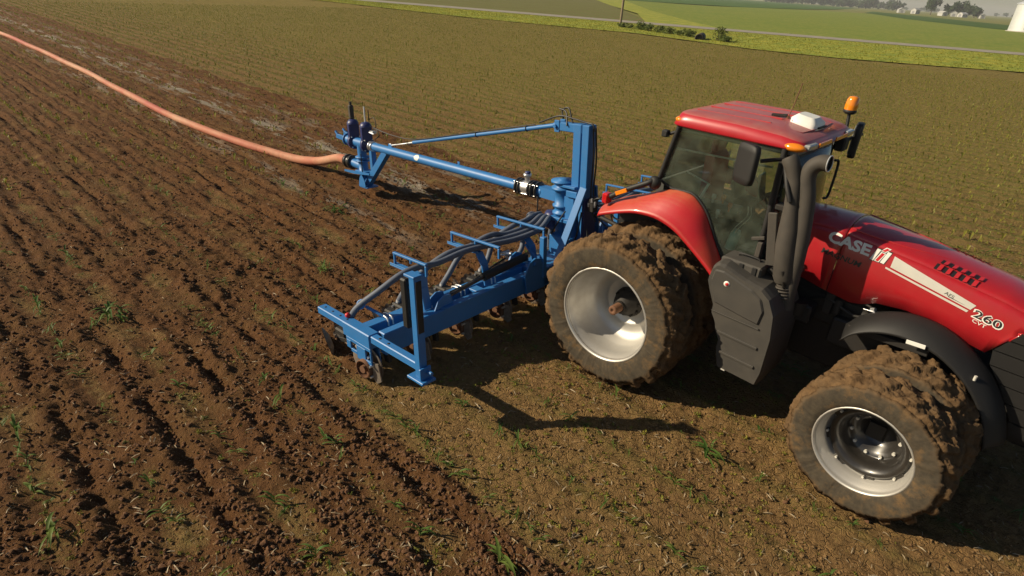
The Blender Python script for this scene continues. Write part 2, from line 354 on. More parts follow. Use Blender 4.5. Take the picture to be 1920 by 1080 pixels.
def soil_mat():
    m = bpy.data.materials.new('field_soil'); nt, b, N, L = nodes(m)
    geo = N.new('ShaderNodeNewGeometry'); P = geo.outputs['Position']
    at = N.new('ShaderNodeAttribute'); at.attribute_name = 'tilled'
    def noise(s, d=6, r=.6, off=0):
        q = N.new('ShaderNodeTexNoise'); q.inputs['Scale'].default_value = s; q.inputs['Detail'].default_value = d; q.inputs['Roughness'].default_value = r
        if off:
            ad = N.new('ShaderNodeVectorMath'); ad.operation = 'ADD'; ad.inputs[1].default_value = (off, off * .7, 0); L.new(P, ad.inputs[0]); L.new(ad.outputs[0], q.inputs['Vector'])
        else: L.new(P, q.inputs['Vector'])
        return q.outputs['Fac']
    def mr(v, a, bb, c=0., d=1.):
        q = N.new('ShaderNodeMapRange'); q.inputs[1].default_value = a; q.inputs[2].default_value = bb; q.inputs[3].default_value = c; q.inputs[4].default_value = d; L.new(v, q.inputs[0]); return q.outputs[0]
    def mix(f, a, bb):
        q = N.new('ShaderNodeMix'); q.data_type = 'RGBA'
        if isinstance(f, float): q.inputs[0].default_value = f
        else: L.new(f, q.inputs[0])
        for i, c in ((6, a), (7, bb)):
            if isinstance(c, tuple): q.inputs[i].default_value = (*c, 1)
            else: L.new(c, q.inputs[i])
        return q.outputs[2]
    def math_(op, a, bb):
        q = N.new('ShaderNodeMath'); q.operation = op
        for i, c in enumerate((a, bb)):
            if isinstance(c, (int, float)): q.inputs[i].default_value = c
            else: L.new(c, q.inputs[i])
        return q.outputs[0]
    fresh = mix(mr(noise(9, 8, .7), .3, .7), (.090, .041, .017), (.205, .100, .040))
    fresh = mix(mr(noise(1.1, 5, .6, 3), .45, .7), fresh, (.155, .085, .033))
    crust = mix(mr(noise(14, 8, .72, 5), .3, .7), (.165, .092, .036), (.345, .205, .085))
    crust = mix(mr(noise(.35, 4, .5, 9), .45, .68, 0, .55), crust, (.31, .205, .075))
    # scattered bits of dry straw and green film too small to model
    crust = mix(mr(noise(55, 3, .6, 2), .60, .68, 0, .4), crust, (.36, .28, .12))
    crust = mix(mr(noise(38, 3, .6, 12), .62, .70, 0, .55), crust, (.09, .055, .026))
    crust = mix(mr(noise(2.3, 7, .75, 21), .58, .74, 0, .15), crust, (.17, .17, .034))
    far = mix(mr(noise(.12, 3, .5, 31), .4, .65, 0, .3), crust, (.26, .18, .07))
    far = mix(mr(noise(3.6, 8, .8, 41), .52, .66, 0, .75), far, (.10, .065, .026))
    far = mix(mr(noise(7.5, 6, .8, 51), .55, .66, 0, .40), far, (.24, .20, .05))
    sy = N.new('ShaderNodeSeparateXYZ'); L.new(P, sy.inputs[0])
    st = math_('PINGPONG', math_('ADD', math_('MULTIPLY', sy.outputs[1], 1 / ROW), .5), .5)
    far = mix(math_('MULTIPLY', mr(st, .20, .03), math_('MULTIPLY', mr(sy.outputs[1], 1.0, 7.0, .3, 1.0), mr(noise(5, 5, .7, 71), .34, .52, 0, .9))), far, (.115, .135, .028))
    fy = mr(sy.outputs[1], 3.0, 16.0); far = mix(math_('MULTIPLY', fy, mr(noise(6, 7, .8, 81), .36, .6, .1, .75)), far, (.27, .235, .055))
    t2 = math_('ADD', at.outputs['Fac'], mr(noise(20, 4, .6, 7), .3, .7, -.22, .22))
    col = mix(mr(t2, .18, .62), far, fresh)
    # pale dried slurry, in broken streaks along the pass
    sp = N.new('ShaderNodeMapping'); sp.inputs['Scale'].default_value = (.55, 3.2, 1); L.new(P, sp.inputs['Vector'])
    ns = N.new('ShaderNodeTexNoise'); ns.inputs['Scale'].default_value = 1.0; ns.inputs['Detail'].default_value = 9; ns.inputs['Roughness'].default_value = .72; L.new(sp.outputs[0], ns.inputs['Vector'])
    pa = N.new('ShaderNodeAttribute'); pa.attribute_name = 'slurry'
    sl = math_('MULTIPLY', mr(ns.outputs['Fac'], .50, .545), pa.outputs['Fac'])
    col = mix(sl, col, (.33, .285, .22))
    L.new(col, b.inputs['Base Color']); b.inputs['Roughness'].default_value = .95; b.inputs['Specular IOR Level'].default_value = .12
    # relief
    vo = N.new('ShaderNodeTexVoronoi'); vo.feature = 'DISTANCE_TO_EDGE'; vo.inputs['Scale'].default_value = 9
    dn = N.new('ShaderNodeTexNoise'); dn.inputs['Scale'].default_value = 6; L.new(P, dn.inputs['Vector'])
    dm = N.new('ShaderNodeVectorMath'); dm.operation = 'MULTIPLY_ADD'; dm.inputs[1].default_value = (.25, .25, .25); L.new(dn.outputs['Color'], dm.inputs[0]); L.new(P, dm.inputs[2]); L.new(dm.outputs[0], vo.inputs['Vector'])
    crk = mr(vo.outputs['Distance'], 0, .06)
    h = math_('ADD', math_('MULTIPLY', noise(32, 6, .7), 1.0), math_('MULTIPLY', noise(95, 4, .7), .5))
    inv = mr(at.outputs['Fac'], .0, .4, .6, 0)
    h = math_('ADD', h, math_('MULTIPLY', crk, inv))
    bp = N.new('ShaderNodeBump'); bp.inputs['Strength'].default_value = 1.0; bp.inputs['Distance'].default_value = .06; L.new(h, bp.inputs['Height']); L.new(bp.outputs[0], b.inputs['Normal'])
    return m
M['soil'] = soil_mat()

def axis_grid(a, b, lo, hi, d, g):
    mid = np.arange(a, b, d); r = [b]; s = d
    while r[-1] < hi: r.append(r[-1] + s); s *= g
    l = [a]; s = d
    while l[-1] > lo: l.append(l[-1] - s); s *= g
    return np.concatenate([np.array(l[1:][::-1]), mid, np.array(r)])
gx = axis_grid(-6.5, 4.4, -190, 14, .031, 1.0125); gy = axis_grid(-7.9, -1.2, -14, 72, .031, 1.0125)
X, Y = np.meshgrid(gx, gy, indexing='ij')
Z, TIL = field(X, Y, 1.0, True)
SLU = np.exp(-((Y - 1.3) / .45) ** 2) + .6 * np.exp(-((Y + .9) / .3) ** 2) + .5 * np.exp(-((Y - 2.6) / .3) ** 2)
SLU = SLU * sstep(4.0, 6.0, -X) * (np.abs(Y) < 4)
def road_y(x, off=0.0): return 56.4 + (x + 97.4) * .452 + off
VN = [(-420, road_y(-420, -14)), (-130, road_y(-130, -8)), (-89.6, 48.5), (-58, 51.4), (-47.5, 55), (-38, 58), (-30, 56.7), (-23, 55.4), (-15.5, 56.8), (-8, 61.5), (-1.9, 66.3), (30, 84), (120, 128), (300, 215)]
LIM = np.interp(gx, [p[0] for p in VN], [p[1] for p in VN])[:, None]; Z = np.where(Y > LIM + .4, -.22, Z)
nx, ny = len(gx), len(gy)
I = np.arange(nx * ny).reshape(nx, ny)
Fq = np.stack([I[:-1, :-1], I[1:, :-1], I[1:, 1:], I[:-1, 1:]], -1).reshape(-1, 4)
fo = mesh_np('field_soil', np.stack([X, Y, Z], -1).reshape(-1, 3), Fq, M['soil'], smooth=True, attrs={'tilled': TIL.ravel(), 'slurry': SLU.ravel()})
tag(fo, kind='structure')
del X, Y, Z, Fq, I

def patch_mat(name, cols, scales, rough=.95, rows=None):
    m = bpy.data.materials.new(name); nt, b, N, L = nodes(m)
    geo = N.new('ShaderNodeNewGeometry'); cur = None
    for i, (c, s) in enumerate(zip(cols, scales)):
        if i == 0: cur = c; continue
        q = N.new('ShaderNodeTexNoise'); q.inputs['Scale'].default_value = s; q.inputs['Detail'].default_value = 8; q.inputs['Roughness'].default_value = .65; L.new(geo.outputs['Position'], q.inputs['Vector'])
        r = N.new('ShaderNodeMapRange'); r.inputs[1].default_value = .4; r.inputs[2].default_value = .62; L.new(q.outputs['Fac'], r.inputs[0])
        x = N.new('ShaderNodeMix'); x.data_type = 'RGBA'; L.new(r.outputs[0], x.inputs[0])
        if isinstance(cur, tuple): x.inputs[6].default_value = (*cur, 1)
        else: L.new(cur, x.inputs[6])
        x.inputs[7].default_value = (*c, 1); cur = x.outputs[2]
    if rows:
        ang, per, c, f = rows
        mp = N.new('ShaderNodeMapping'); mp.inputs['Rotation'].default_value = (0, 0, ang); L.new(geo.outputs['Position'], mp.inputs['Vector'])
        w = N.new('ShaderNodeTexWave'); w.bands_direction = 'Y'; w.inputs['Scale'].default_value = 6.2832 / 20 / per * 1.0; w.inputs['Distortion'].default_value = 1.2; w.inputs['Detail'].default_value = 3; w.inputs['Detail Scale'].default_value = 3
        L.new(mp.outputs[0], w.inputs['Vector'])
        r = N.new('ShaderNodeMapRange'); r.inputs[1].default_value = .45; r.inputs[2].default_value = .8; r.inputs[4].default_value = f; L.new(w.outputs['Fac'], r.inputs[0])
        x = N.new('ShaderNodeMix'); x.data_type = 'RGBA'; L.new(r.outputs[0], x.inputs[0]); L.new(cur, x.inputs[6]); x.inputs[7].default_value = (*c, 1); cur = x.outputs[2]
    L.new(cur, b.inputs['Base Color']); b.inputs['Roughness'].default_value = rough; b.inputs['Specular IOR Level'].default_value = .1
    return m

def sheet(name, pts, z, m, n=1):
    me = MB().add([(x, y, z) for x, y in pts], [list(range(len(pts)))]).build(name, m, fix=True)
    return tag(me, kind='structure')
ground = sheet('ground', [(-3400, -3400), (3400, -3400), (3400, 3400), (-3400, 3400)], -.25,
               patch_mat('far_ground', [(.17, .18, .045), (.12, .16, .04), (.20, .185, .06)], [0, .004, .02]))
VF = [(300, road_y(300, 0)), (-420, road_y(-420, 0))]
sheet('near_verge', VN + [(300, road_y(300, 3)), (-420, road_y(-420, 3))], .08, patch_mat('verge_ground', [(.28, .29, .04), (.38, .34, .05), (.17, .22, .035)], [0, .25, .6]))
sheet('road', [(-420, road_y(-420)), (300, road_y(300)), (300, road_y(300, 7.6)), (-420, road_y(-420, 7.6))], .12, patch_mat('road_asphalt', [(.27, .245, .20), (.32, .29, .235)], [0, .5]))
sheet('far_verge', [(-420, road_y(-420, 7.2)), (300, road_y(300, 7.2)), (300, road_y(300, 9.4)), (-420, road_y(-420, 9.4))], .06, patch_mat('far_verge_ground', [(.22, .20, .06), (.13, .15, .04)], [0, .5]))
RW = math.atan(.452)
sheet('bean_field', [(-900, road_y(-900, 9.2)), (-53, road_y(-53, 9.2)), (-115, 162), (-165, 223), (-420, 560), (-1400, 700)], -.02,
      patch_mat('bean_rows', [(.15, .12, .05), (.17, .145, .06)], [0, .2], rows=(rad(-116), .76 * 2, (.12, .16, .035), .8)))
sheet('grass_waterway', [(-54, road_y(-54, 9)), (-43, road_y(-43, 9)), (-57, 105), (-91, 146), (-184, 270), (-360, 500), (-400, 480), (-165, 221), (-114, 160), (-77, 118)], .03,
      patch_mat('waterway_grass', [(.28, .29, .045), (.38, .35, .07), (.19, .23, .04)], [0, .15, .4]))
sheet('stubble_field', [(-43, road_y(-43, 9)), (300, road_y(300, 9)), (700, 640), (-20, 272), (-130, 505), (-153, 412), (-148, 286), (-184, 270), (-91, 146), (-57, 105)], .01,
      patch_mat('stubble', [(.21, .24, .045), (.15, .21, .035), (.27, .26, .06), (.13, .18, .03)], [0, .05, .3, 1.1]))
sheet('green_field', [(-180, 272), (-150, 338), (-165, 460), (-200, 640), (-420, 1500), (-900, 1500), (-380, 500)], .02,
      patch_mat('green_crop', [(.06, .115, .03), (.085, .14, .035)], [0, .03]))
sheet('dark_crop_strip', [(-28, 277), (-34, 284), (-77, 361), (-143, 530), (-190, 728), (-103, 555), (-58, 464), (-20, 380), (200, 420), (600, 640), (600, 560), (200, 350)], .04,
      patch_mat('dark_crop', [(.05, .095, .02), (.075, .12, .03)], [0, .05]))

# ------------------------------------------------------------------ loose soil, straw, weeds (nobody could count them)
def scatter(n, x0, x1, y0, y1, power=1.6, dmax=60):
    """points thinned with distance so that they cover the picture evenly"""
    out = []
    while sum(map(len, out)) < n:
        k = 200000
        d = (rng.random(k) ** power) * (dmax - 3) + 3; a = rng.random(k) * 2 * np.pi
        P = np.stack([CAMP[0] + d * np.cos(a), CAMP[1] + d * np.sin(a)], -1)
        ok = (P[:, 0] > x0) & (P[:, 0] < x1) & (P[:, 1] > y0) & (P[:, 1] < y1)
        P = P[ok]; ok = in_view(np.c_[P, np.zeros(len(P))], .1); out.append(P[ok])
    return np.concatenate(out)[:n]

def instance_np(name, base_V, base_F, pos, scl, yaw, tilt, m, squash=None, smooth=False):
    """many small copies merged into one mesh; base_V is a list of variants with the same faces"""
    n = len(pos); k = len(base_V[0]); V = np.empty((n, k, 3), np.float32)
    var = rng.integers(0, len(base_V), n)
    B = np.asarray(base_V, dtype=np.float32)[var] * scl[:, None, None] if scl.ndim == 1 else np.asarray(base_V, dtype=np.float32)[var] * scl[:, None, :]
    c, s = np.cos(tilt)[:, None], np.sin(tilt)[:, None]
    y1 = B[:, :, 1] * c - B[:, :, 2] * s; z1 = B[:, :, 1] * s + B[:, :, 2] * c
    c, s = np.cos(yaw)[:, None], np.sin(yaw)[:, None]
    V[:, :, 0] = B[:, :, 0] * c - y1 * s + pos[:, None, 0]; V[:, :, 1] = B[:, :, 0] * s + y1 * c + pos[:, None, 1]; V[:, :, 2] = z1 + pos[:, None, 2]
    F = (np.asarray(base_F)[None] + (np.arange(n) * k)[:, None, None]).reshape(-1, len(base_F[0]))
    return mesh_np(name, V.reshape(-1, 3), F, m, smooth=smooth)

t = (1 + 5 ** .5) / 2
ICO = np.array([(-1, t, 0), (1, t, 0), (-1, -t, 0), (1, -t, 0), (0, -1, t), (0, 1, t), (0, -1, -t), (0, 1, -t), (t, 0, -1), (t, 0, 1), (-t, 0, -1), (-t, 0, 1)]) / 1.902
ICF = [(0, 11, 5), (0, 5, 1), (0, 1, 7), (0, 7, 10), (0, 10, 11), (1, 5, 9), (5, 11, 4), (11, 10, 2), (10, 7, 6), (7, 1, 8), (3, 9, 4), (3, 4, 2), (3, 2, 6), (3, 6, 8), (3, 8, 9), (4, 9, 5), (2, 4, 11), (6, 2, 10), (8, 6, 7), (9, 8, 1)]
clods = [ICO * (1 + (rng.random((12, 1)) - .5) * .7) * np.array([1, .8, .62]) for _ in range(12)]
P = scatter(120000, -45, 6, -9, 5, 1.5, 40)
zz, tl = field(P[:, 0], P[:, 1])
keep = rng.random(len(P)) < np.clip(tl * 1.15, .02, 1) * .9
P, zz = P[keep][:42000], zz[keep][:42000]
s = .006 + .026 * rng.random(len(P)) ** 3.4
clod_m = mat('soil_clod', (.14, .072, .037), .95, dust=.5, dustcol=(.085, .05, .03), scale=7, spec=.1, var=.35)
o = instance_np('soil_clods', clods, ICF, np.c_[P, zz + s * .25], s, rng.random(len(P)) * 6.28, (rng.random(len(P)) - .5) * 1.2, clod_m, smooth=False)
tag(o, 'loose brown soil clods thrown up along the worked strips', 'soil clods', kind='stuff')

OCT = np.array([(1, 0, 0), (-1, 0, 0), (0, 1, 0), (0, -1, 0), (0, 0, 1), (0, 0, -1.)]); OCF = [(0, 2, 4), (2, 1, 4), (1, 3, 4), (3, 0, 4), (2, 0, 5), (1, 2, 5), (3, 1, 5), (0, 3, 5)]
crumbs = [OCT * (.6 + .7 * rng.random((6, 1))) * [1.1, .8, .55] for _ in range(12)]
P = scatter(60000, -20, 8, -9, 14, 1.5, 24); zz, tl = field(P[:, 0], P[:, 1]); keep = (rng.random(len(P)) < (1 - tl) * np.clip(.55 + .9 * vn2(P[:, 0] * 2.3, P[:, 1] * 2.3, 61), .06, 1)); P, zz = P[keep], zz[keep]
s = .006 + .022 * rng.random(len(P)) ** 3
o = instance_np('soil_crumbs', crumbs, OCF, np.c_[P, zz + s * .2], s, rng.random(len(P)) * 6.28, (rng.random(len(P)) - .5), mat('soil_crumb', (.20, .125, .055), .95, dust=.6, dustcol=(.13, .075, .035), scale=9, spec=.1, var=.35))
tag(o, 'small tan soil crumbs lying on the unworked crusted ground', 'soil crumbs', kind='stuff')
strip_V = [np.array([(-.5, -.05, 0), (0, -.06, .05 + .1 * rng.random()), (.5, -.04, 0), (-.5, .05, 0), (0, .06, .06), (.5, .04, .02)]) for _ in range(5)]
P = scatter(9000, -40, 8, -9, 30, 1.5, 40); zz, tl = field(P[:, 0], P[:, 1])
o = instance_np('straw_residue', strip_V, [(0, 1, 4, 3), (1, 2, 5, 4)], np.c_[P, zz + .012], .025 + .07 * rng.random(len(P)) ** 2, rng.random(len(P)) * 6.28, (rng.random(len(P)) - .5) * .8, M['straw'])
tag(o, 'bits of pale straw and dry leaf lying on the soil', 'straw', kind='stuff')

def weed_var():
    V = []
    for k in range(6):
        a = k * 1.05 + random.random() * .7; L_ = .6 + random.random() * .6; w = .16 + .1 * random.random(); h = .25 + random.random() * .8
        d = np.array([math.cos(a), math.sin(a), 0]); e = np.array([-d[1], d[0], 0])
        V += [d * .06, d * L_ * .55 - e * w + [0, 0, h * .8], d * L_ + [0, 0, h * .6], d * L_ * .55 + e * w + [0, 0, h]]
    return np.array(V)
weeds = [weed_var() for _ in range(10)]; WF = [(k * 4, k * 4 + 1, k * 4 + 2, k * 4 + 3) for k in range(6)]
P = scatter(42000, -50, 12, -9, 40, 1.35, 45); zz, tl = field(P[:, 0], P[:, 1])
dens = np.clip(.34 + .75 * vn2(P[:, 0] * .8, P[:, 1] * 1.5, 41), .02, 1) * np.clip(1.0 - tl * 1.15, .04, 1)
keep = rng.random(len(P)) < dens * .6
P, zz = P[keep], zz[keep]
o = instance_np('seedling_weeds', weeds, WF, np.c_[P, zz - .004], .014 + .030 * rng.random(len(P)) ** 2, rng.random(len(P)) * 6.28, np.zeros(len(P)), M['weed'])
tag(o, 'small yellow green weeds sprouting between the crop rows', 'weeds', kind='stuff')

P = scatter(34000, -110, 14, -6, 62, .9, 85); P = P[np.hypot(P[:, 0] - CAMP[0], P[:, 1] - CAMP[1]) > 13]
zz, tl = field(P[:, 0], P[:, 1], 0.0); lim = np.interp(P[:, 0], [-420, -139, -89.6, -58, -38, -15, -2, 14], [-12, 40, 48, 51, 57, 56, 66, 75]); den = np.clip(.45 + .8 * vn2(P[:, 0] * .25, P[:, 1] * .4, 43) + .35 * vn2(P[:, 0] * 1.1, P[:, 1] * 1.6, 44), .05, 1)
keep = (P[:, 1] < lim) & (rng.random(len(P)) < den * np.clip(1 - tl, .08, 1)); P, zz = P[keep], zz[keep]
o = instance_np('distant_weeds', [w[:12] for w in weeds], WF[:3], np.c_[P, zz - .004], .03 + .07 * rng.random(len(P)) ** 2, rng.random(len(P)) * 6.28, np.zeros(len(P)), M['weed'])
tag(o, 'scattered green weeds across the unworked far half of the field', 'weeds', kind='stuff')

# corn seedlings
def corn_var(h, nl):
    V = []; F = []
    for k in range(nl):
        a = (k % 2) * math.pi + random.uniform(-.5, .5) + (random.random() - .5) * .8
        d = np.array([math.cos(a), math.sin(a), 0]); e = np.array([-d[1], d[0], 0]); z0 = h * (.05 + .40 * k / nl)
        L_ = h * random.uniform(.6, 1.0); up = random.uniform(.45, 1.1); w = h * random.uniform(.05, .075); b = len(V)
        for q in range(5):
            t_ = q / 4; r = L_ * t_ * (1.05 - .2 * up); z = z0 + L_ * (up * 1.25 * t_ - (.55 + .45 * up) * t_ * t_) * .95
            ww = w * (1 - t_ ** 2.2) * (.55 + .45 * min(1, t_ * 3)); tw = e * math.cos(t_ * .5) + np.array([0, 0, 1]) * math.sin(t_ * random.uniform(-.5, .5))
            V += [d * r + [0, 0, z] - tw * ww, d * r + [0, 0, z - ww * .35], d * r + [0, 0, z] + tw * ww]
        for q in range(4):
            for c in (0, 1): F.append((b + q * 3 + c, b + q * 3 + c + 1, b + q * 3 + c + 4, b + q * 3 + c + 3))
    b = len(V); r = h * .022
    for z in (-.03, h * .4):
        for k in range(4): V.append(np.array([r * math.cos(k * 1.57), r * math.sin(k * 1.57), z]))
    for k in range(4): F.append((b + k, b + (k + 1) % 4, b + 4 + (k + 1) % 4, b + 4 + k))
    return np.array(V), F
cvars = [corn_var(.26, 5) for _ in range(8)]
spots = []
for k in range(-14, 72):
    y = (k + .5) * ROW; x = -75.0
    while x < 10:
        x += random.uniform(.14, .26)
        if random.random() < (.62 if y < 4.3 else .9): spots.append((x + random.uniform(-.03, .03), y + random.gauss(0, .022)))
spots = np.array(spots); spots = spots[spots[:, 1] < np.interp(spots[:, 0], [p[0] for p in VN], [p[1] for p in VN])]; spots = spots[in_view(np.c_[spots, np.zeros(len(spots))], .03)]
def on_tyre(x, y):
    a = np.abs(y); return ((x > -.7) & (x < .7) | (x > 2.5) & (x < 3.6)) & (a > .5) & (a < 1.8)
spots = spots[~on_tyre(spots[:, 0], spots[:, 1])]
zz, tl = field(spots[:, 0], spots[:, 1]); keep = rng.random(len(spots)) < 1 - .2 * tl; spots, zz, tl = spots[keep], zz[keep], tl[keep]
size = np.clip(np.exp(rng.normal(-.70, .34, len(spots))), .22, 1.0)
dist = np.hypot(spots[:, 0] - CAMP[0], spots[:, 1] - CAMP[1])
order = np.argsort(-(size / np.hypot(dist, 4.5)))
cm = []
for V, F in cvars:
    me = bpy.data.meshes.new('corn_seedling'); me.from_pydata([tuple(v) for v in V], [], F); me.materials.append(M['corn']); me.update()
    me.polygons.foreach_set('use_smooth', [True] * len(F)); cm.append(me)
GR = {'a': ('young green corn seedling standing in the dark worked soil', 'corn seedlings in worked soil'),
      'b': ('young green corn seedling in unworked crusted soil near the tractor', 'corn seedlings in unworked soil')}
for i in order[:270]:
    o = bpy.data.objects.new('corn_seedling', cm[random.randrange(len(cm))]); COL.objects.link(o)
    o.location = (spots[i, 0], spots[i, 1], zz[i]); o.rotation_euler = (random.uniform(-.15, .15), random.uniform(-.15, .15), random.uniform(0, 6.28)); o.scale = (size[i],) * 3
    x, y = spots[i]; worked = (y < -4.2) or (x < -2.1 and abs(y) < 4.2)
    g = GR['a' if worked else 'b']; tag(o, g[0], 'corn plant', g[1])
# the plants that stand out
for nm, lb, x, y, sc, n in (('corn_clump', 'lush tall clump of green corn shoots in the left foreground', -5.43, -5.82, 1.25, 6),
                            ('corn_clump', 'single tall dark green corn plant in the bottom middle of the field', 1.12, -4.62, 1.15, 2),
                            ('corn_clump', 'tall green corn plant just left of the front wheel', 1.75, -2.0, 1.15, 2),
                            ('corn_clump', 'leafy green corn plant just behind the blue end frame', -4.87, -2.81, 1.1, 3),
                            ('corn_clump', 'pale green corn plant nearest the bottom left corner', -1.75, -7.28, 1.0, 2),
                            ('corn_clump', 'broad bright green plant left of the blue hose carriers', -7.22, -1.16, 1.2, 4)):
    V = np.zeros((0, 3)); F = []
    for q in range(n):
        v, f = cvars[(q * 3 + n) % 8]; a = q * 2.4; c, s_ = math.cos(a), math.sin(a)
        v = np.stack([v[:, 0] * c - v[:, 1] * s_, v[:, 0] * s_ + v[:, 1] * c, v[:, 2]], -1) * sc * (1 - .06 * q) + [.05 * q * math.cos(a * 2), .05 * q * math.sin(a * 2), 0]
        F += [tuple(i + len(V) for i in ff) for ff in f]; V = np.concatenate([V, v])
    z0, _ = field(np.array([x]), np.array([y]))
    o = mesh_np(nm, V, F, M['corn'], smooth=True); o.location = (x, y, z0[0]); tag(o, lb, 'corn plant')
rest = order[270:]; farp = rest[dist[rest] > 15]; rest = rest[dist[rest] <= 15]
o = instance_np('distant_corn', [w[:12] * [.75, .75, 1.7] for w in weeds], WF[:3], np.c_[spots[farp], zz[farp] - .004], .07 + .07 * rng.random(len(farp)), rng.random(len(farp)) * 6.28, np.zeros(len(farp)), M['weed'])
tag(o, 'fine rows of small corn plants across the far field', 'corn', kind='stuff')
if len(rest):
    FV = cvars[0][1]
    o = instance_np('corn_stand', [v for v, f in cvars], FV, np.c_[spots[rest], zz[rest]], size[rest] * .9, rng.random(len(rest)) * 6.28, np.zeros(len(rest)), M['corn'])
    tag(o, 'rows of small corn seedlings running off across the field', 'corn', kind='stuff')

# far verge grass, one mass of tufts
tuft = []
for _ in range(8):
    V = []
    for k in range(4):
        a = random.random() * 6.28; d = np.array([math.cos(a), math.sin(a), 0]); e = np.array([-d[1], d[0], 0])
        V += [d * .2 - e * .28, d * .2 + e * .28, d * (.5 + random.random() * .4) + [0, 0, .6 + random.random() * .6]]
    tuft.append(np.array(V))
k = 26000; xx = rng.uniform(-130, 40, k); lo = np.interp(xx, [p[0] for p in VN], [p[1] for p in VN]); hi = road_y(xx) - 1.2
yy = lo + (hi - lo) * rng.random(k); keep = in_view(np.c_[xx, yy, 0 * xx], .03); xx, yy = xx[keep], yy[keep]
o = instance_np('verge_grass', tuft, [(0, 1, 2), (3, 4, 5), (6, 7, 8), (9, 10, 11)], np.c_[xx, yy, 0 * xx + .07], .05 + .10 * rng.random(len(xx)), rng.random(len(xx)) * 6.28, 0 * xx, M['grass'])
tag(o, 'long yellow green grass on the verge beside the road', 'grass', kind='stuff')
# ------------------------------------------------------------------ tractor
TR = empty('tractor', (0, 0, 0))
tag(TR, 'red row-crop tractor with muddy dual wheels and dusty cab', 'tractor')

def tyre_mesh(R, Wd, rr, nl, n, seed):
    sw = [(-.40, rr - .01), (-.455, rr + .02), (-.49, rr + (R - rr) * .22), (-.505, rr + (R - rr) * .45), (-.50, rr + (R - rr) * .62), (-.485, rr + (R - rr) * .74)]
    prof = [(a * Wd, r) for a, r in sw]
    for a in np.linspace(-.475, .475, 40):
        e = abs(a) / .475
        prof.append((a * Wd, R - .066 - .008 * e ** 2 - .055 * max(0, (e - .80) / .20) ** 2))
    prof += [(-a * Wd, r) for a, r in sw[::-1]]
    prof = np.array(prof); m = len(prof)
    phi = np.linspace(0, 2 * np.pi, n, endpoint=False) - np.pi / 2
    PH, J = np.meshgrid(phi, np.arange(m), indexing='ij'); y = prof[J, 0]; r = prof[J, 1]
    e = np.abs(y) / Wd; tread = sstep(.492, .47, e) * ((J >= 6) & (J < m - 6))
    tread = np.where((J >= 5) & (J <= m - 6), sstep(.50, .465, e), 0)
    arc = (PH + np.pi / 2) * R
    lug = 0
    for sgn in (-1, 1):
        p = (PH * nl / (2 * np.pi)) + sgn * .25 - e * 1.25 + .12 * vn2(arc * 6, y * 9, seed + 3)
        fr = np.abs(p - np.round(p)); inside = sstep(-.07 * Wd, -.01 * Wd, sgn * y)
        lug = np.maximum(lug, sstep(.27, .19, fr) * inside)
    fill = np.clip(.12 + .45 * vn2(arc * 2.2, y * 4, seed) + .25 * vn2(arc * 7, y * 9, seed + 1), 0.0, 1.1) * .045
    lump = .007 * vn2(arc * 15, y * 15, seed + 2) + .013 * np.abs(vn2(arc * 27, y * 27, seed + 4)) + .010 * vn2(arc * 48, y * 48, seed + 5)
    r = r + tread * (np.maximum(lug * .062 * (.85 + .3 * vn2(arc * 5, y * 6, seed + 11)), fill) + lump)
    # mud squeezed over the shoulders
    sh = sstep(.43, .475, e) * sstep(.515, .485, e)
    y = y + np.sign(y) * sh * (.012 * np.clip(vn2(arc * 9, y * 5, seed + 6), 0, 1) + .008 * np.abs(vn2(arc * 25, y * 8, seed + 7)))
    hgt = (r - rr) / (R - rr)
    mud = np.clip(tread * 1.2 + sstep(.62, .86, hgt + .12 * vn2(arc * 7, y * 2, seed + 8) + .06 * vn2(arc * 19, y * 2, seed + 9)), 0, 1)
    V = np.stack([r * np.cos(PH), y, r * np.sin(PH)], -1).reshape(-1, 3)
    I = np.arange(n * m).reshape(n, m); I2 = np.roll(I, -1, 0)
    F = np.stack([I[:, :-1], I[:, 1:], I2[:, 1:], I2[:, :-1]], -1).reshape(-1, 4)
    me = mesh_np('tyre', V, F, M['tyre'], smooth=True, attrs={'mud': mud.ravel()})
    d = me.data; bpy.data.objects.remove(me); return d

